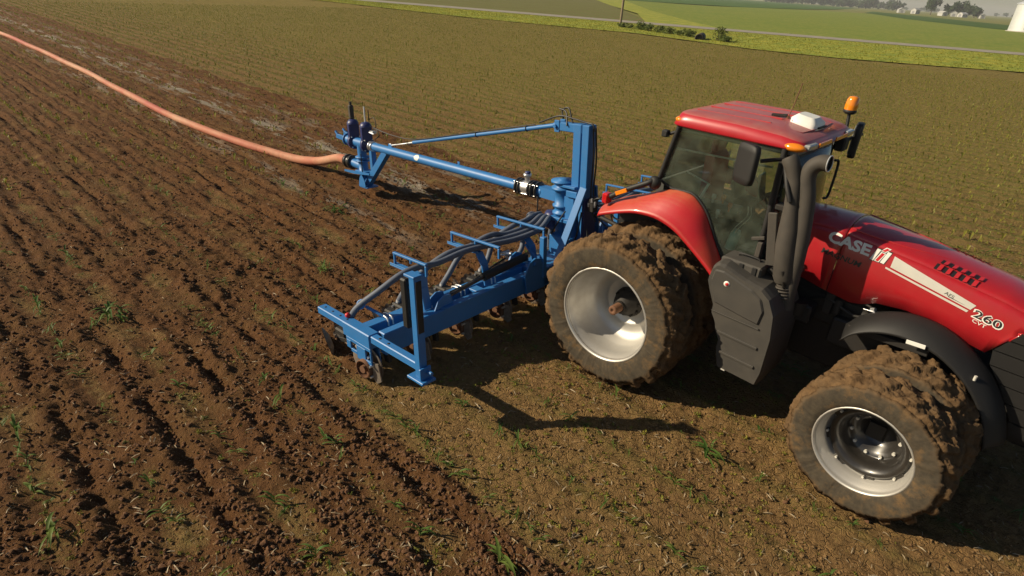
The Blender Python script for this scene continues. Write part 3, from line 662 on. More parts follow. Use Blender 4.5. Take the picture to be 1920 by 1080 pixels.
def tyre_mat():
    m = bpy.data.materials.new('muddy_tyre'); nt, b, N, L = nodes(m)
    at = N.new('ShaderNodeAttribute'); at.attribute_name = 'mud'; tc = N.new('ShaderNodeTexCoord')
    def nz(s, d=7, r=.65):
        q = N.new('ShaderNodeTexNoise'); q.inputs['Scale'].default_value = s; q.inputs['Detail'].default_value = d; q.inputs['Roughness'].default_value = r; L.new(tc.outputs['Object'], q.inputs['Vector']); return q.outputs['Fac']
    def mr(v, a, bb):
        q = N.new('ShaderNodeMapRange'); q.inputs[1].default_value = a; q.inputs[2].default_value = bb; L.new(v, q.inputs[0]); return q.outputs[0]
    def mx(f, a, bb):
        q = N.new('ShaderNodeMix'); q.data_type = 'RGBA'; L.new(f, q.inputs[0])
        for i, c in ((6, a), (7, bb)):
            if isinstance(c, tuple): q.inputs[i].default_value = (*c, 1)
            else: L.new(c, q.inputs[i])
        return q.outputs[2]
    mud = mx(mr(nz(9), .3, .7), (.078, .046, .022), (.175, .105, .050))
    mud = mx(mr(nz(3), .5, .7), mud, (.12, .078, .042))
    rub = mx(mr(nz(14), .3, .75), (.040, .034, .026), (.085, .068, .046))
    rub = mx(mr(nz(5, 8, .75), .50, .64), rub, (.125, .080, .040))
    L.new(mx(at.outputs['Fac'], rub, mud), b.inputs['Base Color']); b.inputs['Roughness'].default_value = .92; b.inputs['Specular IOR Level'].default_value = .15
    bp = N.new('ShaderNodeBump'); bp.inputs['Distance'].default_value = .02
    ms = N.new('ShaderNodeMapRange'); ms.inputs[3].default_value = .08; ms.inputs[4].default_value = .8; L.new(at.outputs['Fac'], ms.inputs[0]); L.new(ms.outputs[0], bp.inputs['Strength'])
    L.new(nz(40, 6, .7), bp.inputs['Height']); L.new(bp.outputs[0], b.inputs['Normal'])
    return m
M['tyre'] = tyre_mat()
RT = tyre_mesh(1.0, .50, .60, 23, 400, 50)
FT = tyre_mesh(.765, .43, .45, 19, 310, 80)

def obj_of(name, data, parent, loc=(0, 0, 0), rot=(0, 0, 0)):
    o = bpy.data.objects.new(name, data); COL.objects.link(o); o.parent = parent; o.location = loc; o.rotation_euler = rot; return o

OUT = (0, -1, 0)      # outward axis of a wheel on the right-hand side
def rear_rim(outer):
    if outer:
        pr = [(.60, .19), (.625, .205), (.632, .225), (.622, .238), (.605, .236), (.594, .21), (.588, .165), (.578, .155), (.574, .05), (.562, .03), (.556, -.12), (.540, -.135), (.520, -.24), (.44, -.30), (.335, -.335), (.318, -.315), (.30, -.335), (.20, -.35), (.02, -.35)]
    else:
        pr = [(.60, .19), (.632, .225), (.605, .236), (.58, .15), (.57, .05), (.5, .04), (.3, .12), (.02, .12)]
    return MB().lathe(pr, (0, 0, 0), OUT, 56)
def wheel_bolts(parent, R, h, n, m, r=.017, L_=.03):
    b0 = MB().cyl((0, 0, 0), (0, -L_, 0), r, 6).build('bolt', m, parent); d = b0.data
    for k in range(n):
        a = 2 * math.pi * k / n + .2; o = b0 if k == 0 else obj_of('bolt', d, parent)
        o.location = (R * math.cos(a), -h, R * math.sin(a))
def rear_wheel(x, y, z, outer, spin, left=False):
    w = empty('wheel', (x, y, z), (0, 0, math.pi if left else 0), TR)
    o = obj_of('tyre', RT, w, rot=(0, spin, 0))
    rear_rim(outer).build('rim', M['silver'], w)
    if outer:
        MB().lathe([(.205, -.36), (.20, -.315), (.165, -.305), (.155, -.22), (.12, -.21), (.115, -.15), (.02, -.15)], (0, 0, 0), OUT, 24).build('hub', M['iron'], w)
        MB().lathe([(.062, -.2), (.062, .03), (.056, .04), (.02, .04), (.018, .025), (.001, .025)], (0, 0, 0), OUT, 18).build('axle_shaft', M['rust'], w)
        wheel_bolts(w, .178, -.31, 10, M['iron'], .018, .035)
    return w
rear_wheel(0, -1.53, .93, True, .3); rear_wheel(0, -.80, .93, False, 1.1)
rear_wheel(0, 1.53, .93, True, 2.0, True); rear_wheel(0, .80, .93, False, .7, True)
def front_wheel(x, y, z, outer, spin, rz, left=False):
    w = empty('wheel', (x, y, z), (0, 0, rz + (math.pi if left else 0)), TR)
    obj_of('tyre', FT, w, rot=(0, spin, 0))
    MB().lathe([(.44, .15), (.462, .168), (.468, .186), (.458, .197), (.446, .195), (.438, .17), (.432, .13), (.420, .122), (.416, .07), (.404, .06), (.400, .0), (.385, -.03), (.365, -.045), (.33, -.05)], (0, 0, 0), OUT, 56).build('rim', M['silver'], w)
    if outer:
        h = MB().lathe([(.372, -.04), (.370, .0), (.35, .01), (.315, -.01), (.280, -.05), (.268, -.09), (.262, -.19), (.245, -.205), (.185, -.205), (.175, -.30), (.01, -.30)], (0, 0, 0), OUT, 40)
        for k in range(8):
            a = k * math.pi / 4 + .3; c, s_ = math.cos(a), math.sin(a)
            h.frame((.372 * c, .015, .372 * s_), (c, 0, s_), (0, 1, 0), (-s_, 0, c), .03, .012, .055, .004)
        h.build('hub', M['gloss_black'], w)
        wheel_bolts(w, .222, -.205, 10, M['decal'], .017, .028)
        wheel_bolts(w, .378, .0, 8, M['decal'], .012, .03)
    else:
        MB().lathe([(.37, -.05), (.2, .05), (.01, .05)], (0, 0, 0), OUT, 24).build('hub', M['iron'], w)
    return w
M['gloss_black'] = mat('gloss_black', (.014, .014, .014), .25, 0, dust=.2, dustcol=(.08, .06, .04), coat=.4, scale=9)
front_wheel(3.05, -1.47, .705, True, .2, -.10); front_wheel(3.11, -.86, .705, False, 1.3, -.10)
front_wheel(3.05, 1.47, .705, True, .9, -.10, True); front_wheel(2.99, .86, .705, False, .5, -.10, True)

# chassis and axles
c = MB().box(-.55, 1.3, -.36, .36, .62, 1.42, .03).box(1.3, 4.25, -.30, .30, .68, 1.30, .03).box(1.5, 2.6, -.40, .40, 1.25, 1.62, .03).box(4.2, 4.7, -.28, .28, .65, 1.15, .04)
c.box(2.2, 3.2, -.52, -.30, 1.10, 1.42, .02).box(2.2, 3.2, .30, .52, 1.10, 1.42, .02)
c.build('chassis', M['iron'], TR)
MB().cyl((0, -1.42, .93), (0, 1.42, .93), .075, 16).cyl((0, -.72, .93), (0, .72, .93), .2, 16).build('rear_axle', M['iron'], TR)
MB().beam((3.05, -1.2, .70), (3.05, 1.2, .70), .16, .18).cyl((3.05, -1.15, .705), (3.05, 1.15, .705), .10, 16).build('front_axle', M['iron'], TR)
# engine bits under the bonnet
e = MB().cyl((2.45, -.42, 1.52), (2.62, -.42, 1.52), .07, 14).cyl((2.2, -.44, 1.45), (2.2, -.44, 1.62), .05, 12).tube(smooth_path([(1.9, -.42, 1.5), (2.1, -.46, 1.58), (2.4, -.47, 1.5), (2.6, -.44, 1.6)]), .018, 8)
e.tube(smooth_path([(2.3, -.4, 1.66), (2.5, -.46, 1.66), (2.7, -.48, 1.58), (2.9, -.45, 1.6)]), .014, 8).box(2.05, 2.15, -.47, -.40, 1.40, 1.66, .01).box(2.66, 2.74, -.47, -.40, 1.45, 1.62, .01)
e.build('engine', M['iron'], TR)
MB().cyl((2.52, -.47, 1.64), (2.56, -.49, 1.66), .02, 8).tube(smooth_path([(2.45, -.48, 1.62), (2.58, -.5, 1.63), (2.7, -.5, 1.6)]), .008, 6).build('hose_clamp', M['steel'], TR)

# bonnet
HX = [1.42, 1.6, 2.05, 2.8, 3.55, 4.1, 4.38, 4.5]; HZ = [2.43, 2.45, 2.45, 2.355, 2.22, 2.06, 1.93, 1.80]
def zt(x): return interp(x, HX, HZ)
def hw(x): return interp(x, [1.42, 2.0, 3.6, 4.2, 4.5], [.47, .475, .465, .43, .36])
def zb(x): return interp(x, [1.42, 1.72, 2.0, 2.3, 2.42, 2.54, 2.82, 3.1, 3.34, 3.56, 3.75, 4.1, 4.5], [1.75, 1.74, 1.68, 1.635, 1.66, 1.725, 1.755, 1.72, 1.645, 1.60, 1.90, 1.90, 1.68])
SEC = [(0, 0), (.25, .006), (.5, .022), (.66, .042), (.78, .068), (.865, .100), (.90, .155), (.925, .21), (.95, .28), (.972, .35), (.985, .42)]
def hood_sec(x):
    """half section from the crown outwards: (|y|, z)"""
    w, z0, b = hw(x), zt(x), zb(x); pts = [(u * w, z0 - d) for u, d in SEC if z0 - d > b + .03]
    return pts + [(w * 1.0, b)]
def hood_y(x, z):
    s_ = hood_sec(x)[::-1]; return -interp(z, [q[1] for q in s_], [q[0] for q in s_])
def resamp(pts, k):
    d = [0]
    for a, b_ in zip(pts, pts[1:]): d.append(d[-1] + math.dist(a, b_))
    return [(interp(d[-1] * i / (k - 1), d, [p[0] for p in pts]), interp(d[-1] * i / (k - 1), d, [p[1] for p in pts])) for i in range(k)]
def hood_part(x0, x1, n):
    secs = []
    for i in range(n + 1):
        x = x0 + (x1 - x0) * i / n; s_ = hood_sec(x); fixed = [(u * hw(x), max(zt(x) - d, zb(x) + .02 * (11 - j) / 11)) for j, (u, d) in enumerate(SEC)] + [(hw(x), zb(x))]
        secs.append([(x, -y, z) for y, z in fixed[::-1]] + [(x, y, z) for y, z in fixed[1:]])
    return MB().loft(secs)
for nm, x0, x1, n in (('rear_bonnet', 1.46, 2.035, 10), ('bonnet', 2.045, 4.5, 60)):
    o = hood_part(x0, x1, n).build(nm, M['red'], TR, fix=True); es = o.modifiers.new('crease', 'EDGE_SPLIT'); es.split_angle = rad(20)
    md = o.modifiers.new('thick', 'SOLIDIFY'); md.thickness = .02; md.offset = -1
# raised lip that runs up the crown of the bonnet
for s_ in (-1, 1):
    pts = []
    for i in range(25):
        x = 2.06 + .95 * i / 24; f = i / 24; y = s_ * hw(x) * (.70 - .38 * f ** 2.2)
        z = zt(x) - float(np.interp(abs(y) / hw(x), [q[0] for q in SEC], [q[1] for q in SEC])); pts.append((x, y, z - .004 + .006 * (1 - f)))
    MB().tube(pts, [.016 * (1 - .7 * i / 24) for i in range(25)], 8).build('bonnet_crease', M['red'], TR)
# nose and grille
MB().prism([(4.46, -.34), (4.60, -.26), (4.62, 0), (4.60, .26), (4.46, .34)], 'z', .95, 1.72).build('grille', M['black'], TR)
for s_ in (-1, 1):
    zz_ = [1.00, 1.17, 1.34, 1.50, 1.66, 1.80, 1.91]
    for a, b_ in zip(zz_, zz_[1:]):
        ed = lambda z: interp(z, [1.0, 1.3, 1.58, 1.91], [3.98, 3.80, 3.57, 3.76]); x0, x1 = ed(a), ed(b_ - .012)
        MB().prism([(x0, a), (4.46, a - .02), (4.46, b_ - .03), (x1, b_ - .012)], 'y', s_ * .40, s_ * .462).build('side_panel', M['black'], TR)
    MB().prism([(4.02, .86), (4.46, .84), (4.46, .965), (3.97, .985)], 'y', s_ * .36, s_ * .47).build('side_sill', M['black'], TR)

# vents on the bonnet shoulders
def hood_at(x, u):
    d = interp(u, [q[0] for q in SEC], [q[1] for q in SEC]); return Vector((x, -u * hw(x), zt(x) - d))
for s_ in (1, -1):
    for r_ in range(2):
        for k in range(5):
            x0 = 2.90 + k * .078 + (.0 if r_ else .03); u0 = .52 if r_ == 0 else .70; du = .15
            a, b_, c_, d_ = hood_at(x0, u0), hood_at(x0 + .062, u0), hood_at(x0 + .050, u0 + du), hood_at(x0 - .012, u0 + du)
            nrm = (b_ - a).cross(d_ - a).normalized(); nrm = nrm if nrm.z > 0 else -nrm
            q = [p + nrm * .006 for p in (a, b_, c_, d_)]
            top = MB().add([Vector((p.x, p.y * s_, p.z)) for p in q], [[0, 1, 2, 3]])
            o = top.build('vent', M['hood_dark'], TR, fix=True)
            fin = [q[0], q[1] + nrm * .016, q[2] + nrm * .016, q[3]]
            f = MB().add([Vector((p.x, p.y * s_, p.z)) for p in [q[0] + (q[1] - q[0]) * .45, q[1] + nrm * .014, q[2] + nrm * .014, q[3] + (q[2] - q[3]) * .45, q[1] + (q[1] - q[0]) * .12, q[2] + (q[2] - q[3]) * .12]], [[0, 1, 2, 3], [1, 4, 5, 2]])
            f.build('vent_fin', M['red'], o)

# lettering on the right side of the bonnet
def text_mesh(body, size, off=0.0, shear=0.0, spacing=1.0, ext=.0):
    cu = bpy.data.curves.new('lettering', 'FONT'); cu.body = body; cu.size = size; cu.offset = off; cu.shear = shear; cu.space_character = spacing; cu.extrude = ext; cu.resolution_u = 3
    ob = bpy.data.objects.new('lettering', cu); COL.objects.link(ob)
    dg = bpy.context.evaluated_depsgraph_get(); dg.update(); me = bpy.data.meshes.new_from_object(ob.evaluated_get(dg))
    bpy.data.objects.remove(ob); return me
def decal(name, body, m, x0, z0, x1, z1, h, off=0., shear=0., proud=.004, width=None):
    """text laid on the bonnet side from (x0,z0) towards (x1,z1); h = letter height"""
    me = text_mesh(body, 1.0, off, shear); import bmesh
    bm = bmesh.new(); bm.from_mesh(me); bmesh.ops.triangulate(bm, faces=bm.faces)
    bmesh.ops.subdivide_edges(bm, edges=[e_ for e_ in bm.edges if e_.calc_length() > .25], cuts=2, use_grid_fill=True); bm.to_mesh(me); bm.free()
    xs = [v.co.x for v in me.vertices]; ys = [v.co.y for v in me.vertices]; w = max(xs) - min(xs); hh = max(ys) - min(ys)
    Lg = math.hypot(x1 - x0, z1 - z0); dx, dz = (x1 - x0) / Lg, (z1 - z0) / Lg
    for v in me.vertices:
        u = (v.co.x - min(xs)) / w * Lg; k = (v.co.y - min(ys)) / hh * h
        x = x0 + dx * u; z = z0 + dz * u + k
        v.co = (x, hood_y(x, z) - proud, z)
    me.materials.clear(); me.materials.append(m); o = bpy.data.objects.new(name, me); COL.objects.link(o); o.parent = TR; return o
def strip(name, pts, m, proud=.003, n=14):
    """four corners (x,z): top-left, top-right, bottom-right, bottom-left"""
    a, b_, c_, d_ = [Vector(p) for p in pts]; secs = []
    for i in range(n + 1):
        t_ = i / n; p, q = a.lerp(b_, t_), d_.lerp(c_, t_)
        secs.append([(x, hood_y(x, z) - proud, z) for x, z in [tuple(p.lerp(q, k / 4)) for k in range(5)]])
    return MB().loft(secs).build(name, m, TR, fix=False)
decal('lettering', 'CASE', M['decal_white'], 1.88, 2.225, 2.315, 2.185, .12, .04, .0)
# the emblem: two white bars and a red i
def bar(x0, x1, zlo, zhi, m, pr=.004): strip('emblem', [(x0 + .035, zhi), (x1 + .035, zhi - .006), (x1, zlo - .006), (x0, zlo)], m, pr, 3)
strip('emblem_plate', [(2.372, 2.30), (2.515, 2.292), (2.48, 2.152), (2.325, 2.160)], M['decal_black'], .0025, 5)
bar(2.332, 2.368, 2.168, 2.292, M['decal_white']); bar(2.434, 2.472, 2.162, 2.286, M['decal_white'])
bar(2.376, 2.424, 2.166, 2.268, M['decal_white'], .0045); bar(2.386, 2.414, 2.172, 2.262, M['red_plain'], .006)
bar(2.404, 2.452, 2.276, 2.318, M['decal_white'], .0045); bar(2.412, 2.442, 2.282, 2.312, M['red_plain'], .006)
decal('lettering', 'MAGNUM', M['decal_black'], 1.86, 2.085, 2.28, 2.045, .062, .02, .15)
strip('stripe', [(2.54, 2.262), (3.34, 2.022), (3.31, 1.968), (2.54, 2.145)], M['decal'], .003, 20)
strip('stripe', [(2.50, 2.136), (3.30, 1.955), (3.29, 1.935), (2.50, 2.118)], M['decal'], .003, 20)
decal('lettering', 'AFS', M['decal_black'], 3.06, 2.045, 3.15, 2.02, .032, .0, .2, .005)
strip('swoosh', [(3.10, 2.035), (3.24, 2.000), (3.26, 1.994), (3.10, 2.028)], M['decal_black'], .0045, 6)
decal('lettering', '260', M['decal_white'], 3.335, 1.905, 3.60, 1.852, .098, .055, .0, .003)
decal('lettering', '260', M['decal_black'], 3.35, 1.915, 3.588, 1.868, .076, .012, .0, .005)
decal('lettering', 'CVT', M['decal_white'], 3.36, 1.862, 3.48, 1.835, .034, .01, .0, .003)
for x in (1.985,):
    strip('panel_seam', [(x - .004, 2.12), (x + .004, 2.12), (x + .004, 1.70), (x - .004, 1.70)], M['red_plain'], .005, 1)

# cab ---------------------------------------------------------------
SIDE = [(.05, 3.16), (-.09, 2.50), (.09, 2.42), (.36, 2.43), (.50, 2.36), (.62, 2.24), (.74, 2.04), (.84, 1.88), (.93, 1.74), (1.30, 1.70), (1.315, 2.3), (1.30, 3.17)]
for s_ in (-1, 1):
    MB().prism(SIDE, 'y', s_ * .785, s_ * .793).build('side_window', M['glass'], TR)
    fr = [(x, s_ * .80, z) for x, z in SIDE]
    MB().tube([fr[0], fr[1]], .032, 8).build('rear_pillar', M['black'], TR)
    MB().tube(smooth_path(fr[1:9], 3), .018, 8).tube(smooth_path([fr[9], fr[8]], 3), .02, 8).build('window_seal', M['black'], TR)
    MB().tube([fr[9], fr[10], fr[11]], .034, 10).build('front_pillar', M['black'], TR)
def wind(t_, u, off=0):
    """windscreen / rear screen surface"""
    y = -.77 + 1.54 * u; return (1.47 - .17 * (y / .77) ** 2 + (.10 * (1 - t_)) + off, y, 1.75 + 1.42 * t_)
secs = [[wind(t_, u / 12) for u in range(13)] for t_ in (0, .33, .66, 1)]
o = MB().loft(secs).build('windscreen', M['glass'], TR); md = o.modifiers.new('thick', 'SOLIDIFY'); md.thickness = .006
secs = [[(-.10 + .14 * t_, -.77 + 1.54 * u / 8, 2.48 + .68 * t_) for u in range(9)] for t_ in (0, 1)]
o = MB().loft(secs, smooth=False).build('rear_window', M['glass'], TR); md = o.modifiers.new('thick', 'SOLIDIFY'); md.thickness = .006
MB().prism([(-.16, 2.46), (-.20, 1.4), (1.5, 1.4), (1.5, 1.72), (.98, 1.72), (.90, 1.78), (.3, 1.80), (-.05, 2.0), (-.07, 2.47)], 'y', -.70, .70).build('cab_base', M['cab_in'], TR)
MB().box(.0, 1.42, -.77, .77, 3.10, 3.165, .02).build('headliner', M['cab_grey'], TR)
# roof
def rrect(x0, x1, w, z, k=64, p=11.0):
    out = []
    for i in range(k):
        a = 2 * math.pi * i / k; c_, s_ = math.cos(a), math.sin(a)
        out.append(((x0 + x1) / 2 + (x1 - x0) / 2 * math.copysign(abs(c_) ** (2 / p), c_), w * math.copysign(abs(s_) ** (2 / p), s_), z))
    return out
LAY = [(.0, 1.44, .76, 3.15), (-.07, 1.51, .828, 3.17), (-.078, 1.518, .838, 3.185), (-.05, 1.50, .818, 3.255), (-.02, 1.475, .792, 3.312), (.0, 1.455, .765, 3.326), (.12, 1.30, .66, 3.342), (.3, 1.1, .4, 3.350), (.65, .75, .05, 3.352)]
secs = []
for x0, x1, w, z in LAY:
    q = rrect(x0, x1, w, z, 64, 11.0); secs.append([(x, y, zz0 - .075 * max(0, (x - .95) / .55) ** 1.6 * (1 if zz0 > 3.22 else 0)) for x, y, zz0 in q])
roof = MB().loft(secs, closed=True).add(secs[-1], [list(range(64))]).build('roof', M['red_roof'], TR, fix=True)
for y in (-.52, -.18, .18, .52):
    MB().beam((.10, y, 3.343 + .006 * (abs(y) < .3)), (.98, y * .98, 3.346 + .005 * (abs(y) < .3)), .022, .014, bev=.004).build('roof_rib', M['red_roof'], roof)
rim_ = [(.98, -.52), (1.10, -.60), (1.32, -.48), (1.36, 0), (1.32, .48), (1.10, .60), (.98, .52)]
MB().tube([(x, y, 3.35 - .075 * max(0, (x - .95) / .55) ** 1.6 - .012 * (abs(y) > .4)) for x, y in rim_], .008, 6).build('roof_rib', M['red_roof'], roof)
def lens(name, c_, r_, sc, m, par=roof): return MB().sphere(c_, r_, 16, 10, sc).build(name, m, par)
for s_ in (-1, 1):
    lens('corner_lamp', (.035, s_ * .725, 3.235), .09, (.95, .95, .45), M['amber']); lens('corner_lamp', (1.37, s_ * .775, 3.195), .13, (.98, .52, .36), M['amber'])
    MB().box(1.455, 1.522, s_ * .50, s_ * .74, 3.175, 3.235, .012).build('work_lamp', M['lamp'], roof)
    MB().box(1.515, 1.53, s_ * .08, s_ * .46, 3.18, 3.225, .006).build('work_lamp', M['amber'], roof)
    MB().box(-.13, -.05, s_ * .80, s_ * .88, 3.02, 3.10, .012).tube([(-.05, s_ * .82, 3.06), (.04, s_ * .80, 3.10)], .02, 8).build('rear_work_lamp', M['black'], TR)
# GPS receiver, aerials
G = MB(); base = rrect(1.05, 1.36, .19, 0, 24, 5)
G.loft([[(x, y - .02, 3.335 - .15 * (x - 1.05)) for x, y, z in base], [(1.205 + (x - 1.205) * .98, y * .98 - .02, 3.39 - .12 * (x - 1.05)) for x, y, z in base], [(1.205 + (x - 1.205) * .62, y * .62 - .02, 3.435 - .09 * (x - 1.05)) for x, y, z in base]], closed=True)
G.add([(1.205 + (x - 1.205) * .62, y * .62 - .02, 3.435 - .09 * (x - 1.05)) for x, y, z in base], [list(range(24))])
gps = G.build('satellite_receiver', M['white'], TR, fix=True)
MB().box(1.09, 1.27, -.200, -.192, 3.35, 3.368, .002).build('receiver_print', M['decal_black'], gps)
MB().box(1.0, 1.38, -.13, .10, 3.305, 3.325, .008).build('receiver_bracket', M['black'], TR)
MB().tube([(.98, -.03, 3.34), (1.0, -.02, 3.46), (1.03, .0, 3.74)], .006, 6).cyl((.98, -.03, 3.33), (.98, -.03, 3.37), .02, 8).build('aerial', M['rust'], TR)
MB().beam((.80, -.06, 3.36), (.97, -.03, 3.375), .05, .03).build('aerial_bracket', M['iron'], TR)
# beacon
MB().tube([(1.42, .84, 3.02), (1.40, .90, 3.08), (1.36, .92, 3.38)], .020, 8).build('beacon_stem', M['black'], TR)
MB().lathe([(.05, -.05), (.075, -.03), (.075, .0), (.02, .01)], (1.36, .92, 3.42), (0, 0, 1), 16).build('beacon_base', M['black'], TR)
bc = MB().lathe([(.072, 0), (.074, .05), (.066, .12), (.050, .150), (.02, .158), (.001, .158)], (1.36, .92, 3.42), (0, 0, 1), 20).build('beacon_lens', M['amber'], TR)
# mirrors
def mirror(loc, ang, arm):
    MB().tube(arm, .022, 8).build('mirror_arm', M['black'], TR)
    q = rrect(-.045, .045, .15, 0, 20, 4); mb = MB(); lv = [(-.215, .6), (-.20, .9), (-.14, 1), (.14, 1), (.20, .9), (.215, .6)]
    mb.loft([[(x * (1 if abs(h) < .205 else .7), y * k, h) for x, y, _ in q] for h, k in lv], closed=True)
    for h in (-.215, .215): mb.add([(x * .7, y * .6, h) for x, y, _ in q], [list(range(20))])
    o = mb.build('mirror', M['black'], TR, loc, (0, 0, ang), fix=True)
    MB().box(-.052, -.044, -.12, .12, -.16, .16, .002).build('mirror_glass', M['lamp'], o)
mirror((1.04, -1.08, 2.99), rad(242), [(1.34, -.82, 3.07), (1.26, -.92, 3.06), (1.16, -1.02, 3.04)])
mirror((1.47, 1.16, 3.04), rad(12), [(1.36, .80, 3.04), (1.43, .92, 3.06), (1.45, 1.08, 3.09), (1.48, 1.30, 3.10)])
MB().box(1.34, 1.46, .76, .94, 2.94, 3.10, .02).build('mirror_bracket', M['black'], TR)
MB().tube(smooth_path([(1.37, .90, 2.30), (1.40, .97, 2.34), (1.40, .98, 2.75), (1.37, .90, 2.80)], 5), .016, 8).build('grab_rail', M['black'], TR)
# interior
MB().box(.28, .62, -.26, .26, 2.0, 2.12, .05).build('seat_cushion', M['cab_in'], TR)
MB().prism([(.20, 2.08), (.34, 2.08), (.30, 2.74), (.24, 2.80), (.17, 2.78)], 'y', -.21, .21).build('seat_back', M['seat'], TR)
MB().box(.18, .27, -.13, .13, 2.80, 2.95, .03).build('headrest', M['seat'], TR)
MB().cyl((.44, 0, 1.7), (.44, 0, 2.0), .16, 12).build('seat_base', M['cab_in'], TR)
MB().prism([(.30, 2.15), (.82, 2.22), (.84, 2.30), (.30, 2.26)], 'y', -.44, -.31).build('armrest', M['cab_grey'], TR)
MB().box(.05, .75, -.68, -.48, 1.78, 2.16, .04).box(.05, .65, .48, .68, 1.78, 2.16, .04).build('side_console', M['cab_in'], TR)
MB().prism([(1.16, 1.7), (1.36, 1.7), (1.34, 2.42), (1.12, 2.46), (1.06, 2.36)], 'y', -.17, .17).build('dashboard', M['cab_in'], TR)
MB().torus((.98, 0, 2.42), (-.55, 0, .83), .20, .016, 28, 8).beam((.98, -.19, 2.42), (.98, .19, 2.42), .03, .02).cyl((.98, 0, 2.42), (1.14, 0, 2.24), .03, 8).build('steering_wheel', M['cab_in'], TR)
MB().frame((.80, -.52, 2.56), (.96, 0, .28), (0, 1, 0), (-.28, 0, .96), .02, .15, .11, .01).tube([(.72, -.46, 2.25), (.78, -.52, 2.48)], .018, 8).build('monitor', M['screen'], TR)
MB().frame((.20, .40, 2.62), (.8, .2, .2), (-.2, .9, 0), (0, 0, 1), .012, .13, .10, .008).build('monitor', M['cab_grey'], TR)
MB().beam((.14, -.56, 2.60), (.44, -.50, 2.50), .016, .016).beam((.42, -.50, 2.50), (.34, -.54, 2.24), .02, .03).build('clipboard', M['decal_white'], TR)
MB().lathe([(.06, 0), (.065, .20), (.04, .25), (.0, .25)], (.92, -.66, 1.86), (.15, .1, 1), 14).build('bottle', M['cyan'], TR)
for k, (x, y) in enumerate(((1.02, -.66), (1.06, -.67))):
    MB().tube(smooth_path([(x, y, 2.42), (x + .01, y, 2.30), (x - .10, y - .02, 2.10), (x - .13, y - .03, 1.88)], 5), .006, 6).build('cable', M['decal'], TR)
MB().beam((1.12, -.72, 1.80), (1.22, -.80, 1.86), .03, .05).build('door_handle', M['orange'], TR)
MB().frame((1.33, -.85, 2.00), (1, 0, 0), (0, 1, 0), (0, 0, 1), .03, .03, .13, .01).beam((1.22, -.86, 2.14), (1.36, -.86, 2.19), .03, .04).build('door_latch', M['stack'], TR)

for k, (x, y, z) in enumerate(((.50, -.46, 2.34), (.62, -.44, 2.36), (.74, -.50, 2.30), (.34, -.58, 2.24), (.66, -.62, 2.22))): MB().lathe([(.012, 0), (.014, .05), (.028, .07), (.024, .11), (.001, .12)], (x, y, z - .06), (.1, -.1, 1), 10).build('control_lever', (M['decal_white'], M['amber'], M['orange'], M['decal'], M['decal_white'])[k], TR)
MB().box(.06, .50, -.70, -.50, 2.16, 2.22, .02).build('console_top', M['cab_grey'], TR)
MB().frame((1.02, -.40, 2.60), (.9, .1, .2), (-.1, .99, 0), (-.2, 0, .97), .015, .11, .16, .01).build('display', M['screen'], TR)
MB().beam((-.02, -.60, 2.86), (1.15, -.60, 2.90), .02, .02).build('hand_rail', M['decal'], TR)
# exhaust and air intake stacks
MB().tube(smooth_path([(1.80, -.95, 1.52), (1.785, -.95, 1.66), (1.76, -.95, 2.26), (1.70, -.95, 2.72), (1.64, -.95, 2.95), (1.65, -.95, 3.07), (1.72, -.95, 3.14), (1.80, -.95, 3.15)], 6), .080, 18, cap=False).build('exhaust_pipe', M['stack'], TR)
MB().torus((1.80, -.95, 3.15), (1, -.06, .06), .078, .006, 20, 6).build('exhaust_tip', M['galv'], TR)
MB().lathe([(.074, 0), (.06, -.10), (.001, -.12)], (1.79, -.949, 3.15), (1, -.06, .06), 18).build('exhaust_mouth', M['hood_dark'], TR)
MB().tube([(1.745, -.98, 1.60), (1.72, -.98, 1.80)], .07, 16).build('intake_neck', M['stack'], TR)
for k in range(4): MB().torus((1.742 - .006 * k, -.98, 1.66 + .035 * k), (-.1, 0, 1), .078, .014, 20, 6).build('intake_ring', M['stack'], TR)
MB().tube([(1.71, -.98, 1.82), (1.70, -.98, 1.88), (1.635, -.98, 2.24), (1.615, -.98, 2.42), (1.575, -.98, 2.66), (1.54, -.98, 2.90), (1.48, -.98, 3.04), (1.43, -.98, 3.12), (1.415, -.98, 3.14)], [.09, .112, .112, .105, .078, .074, .078, .085, .07], 20).build('air_stack', M['stack'], TR)
MB().frame((1.47, -.97, 2.24), (.97, 0, .2), (0, 1, 0), (-.2, 0, .97), .05, .02, .30, .01).build('heat_shield', M['stack'], TR)
MB().box(1.40, 1.70, -.95, -.80, 2.56, 2.62, .01).box(1.45, 1.78, -.95, -.55, 1.84, 1.90, .01).build('stack_bracket', M['iron'], TR)
MB().tube([(1.36, -.90, 3.08), (1.50, -1.06, 2.86), (1.57, -1.07, 2.72)], .026, 8).build('mirror_strut', M['black'], TR)
MB().tube([(1.70, -1.08, 1.98), (1.76, -1.04, 1.76), (1.74, -.96, 1.70)], .02, 8).build('clamp', M['iron'], TR)

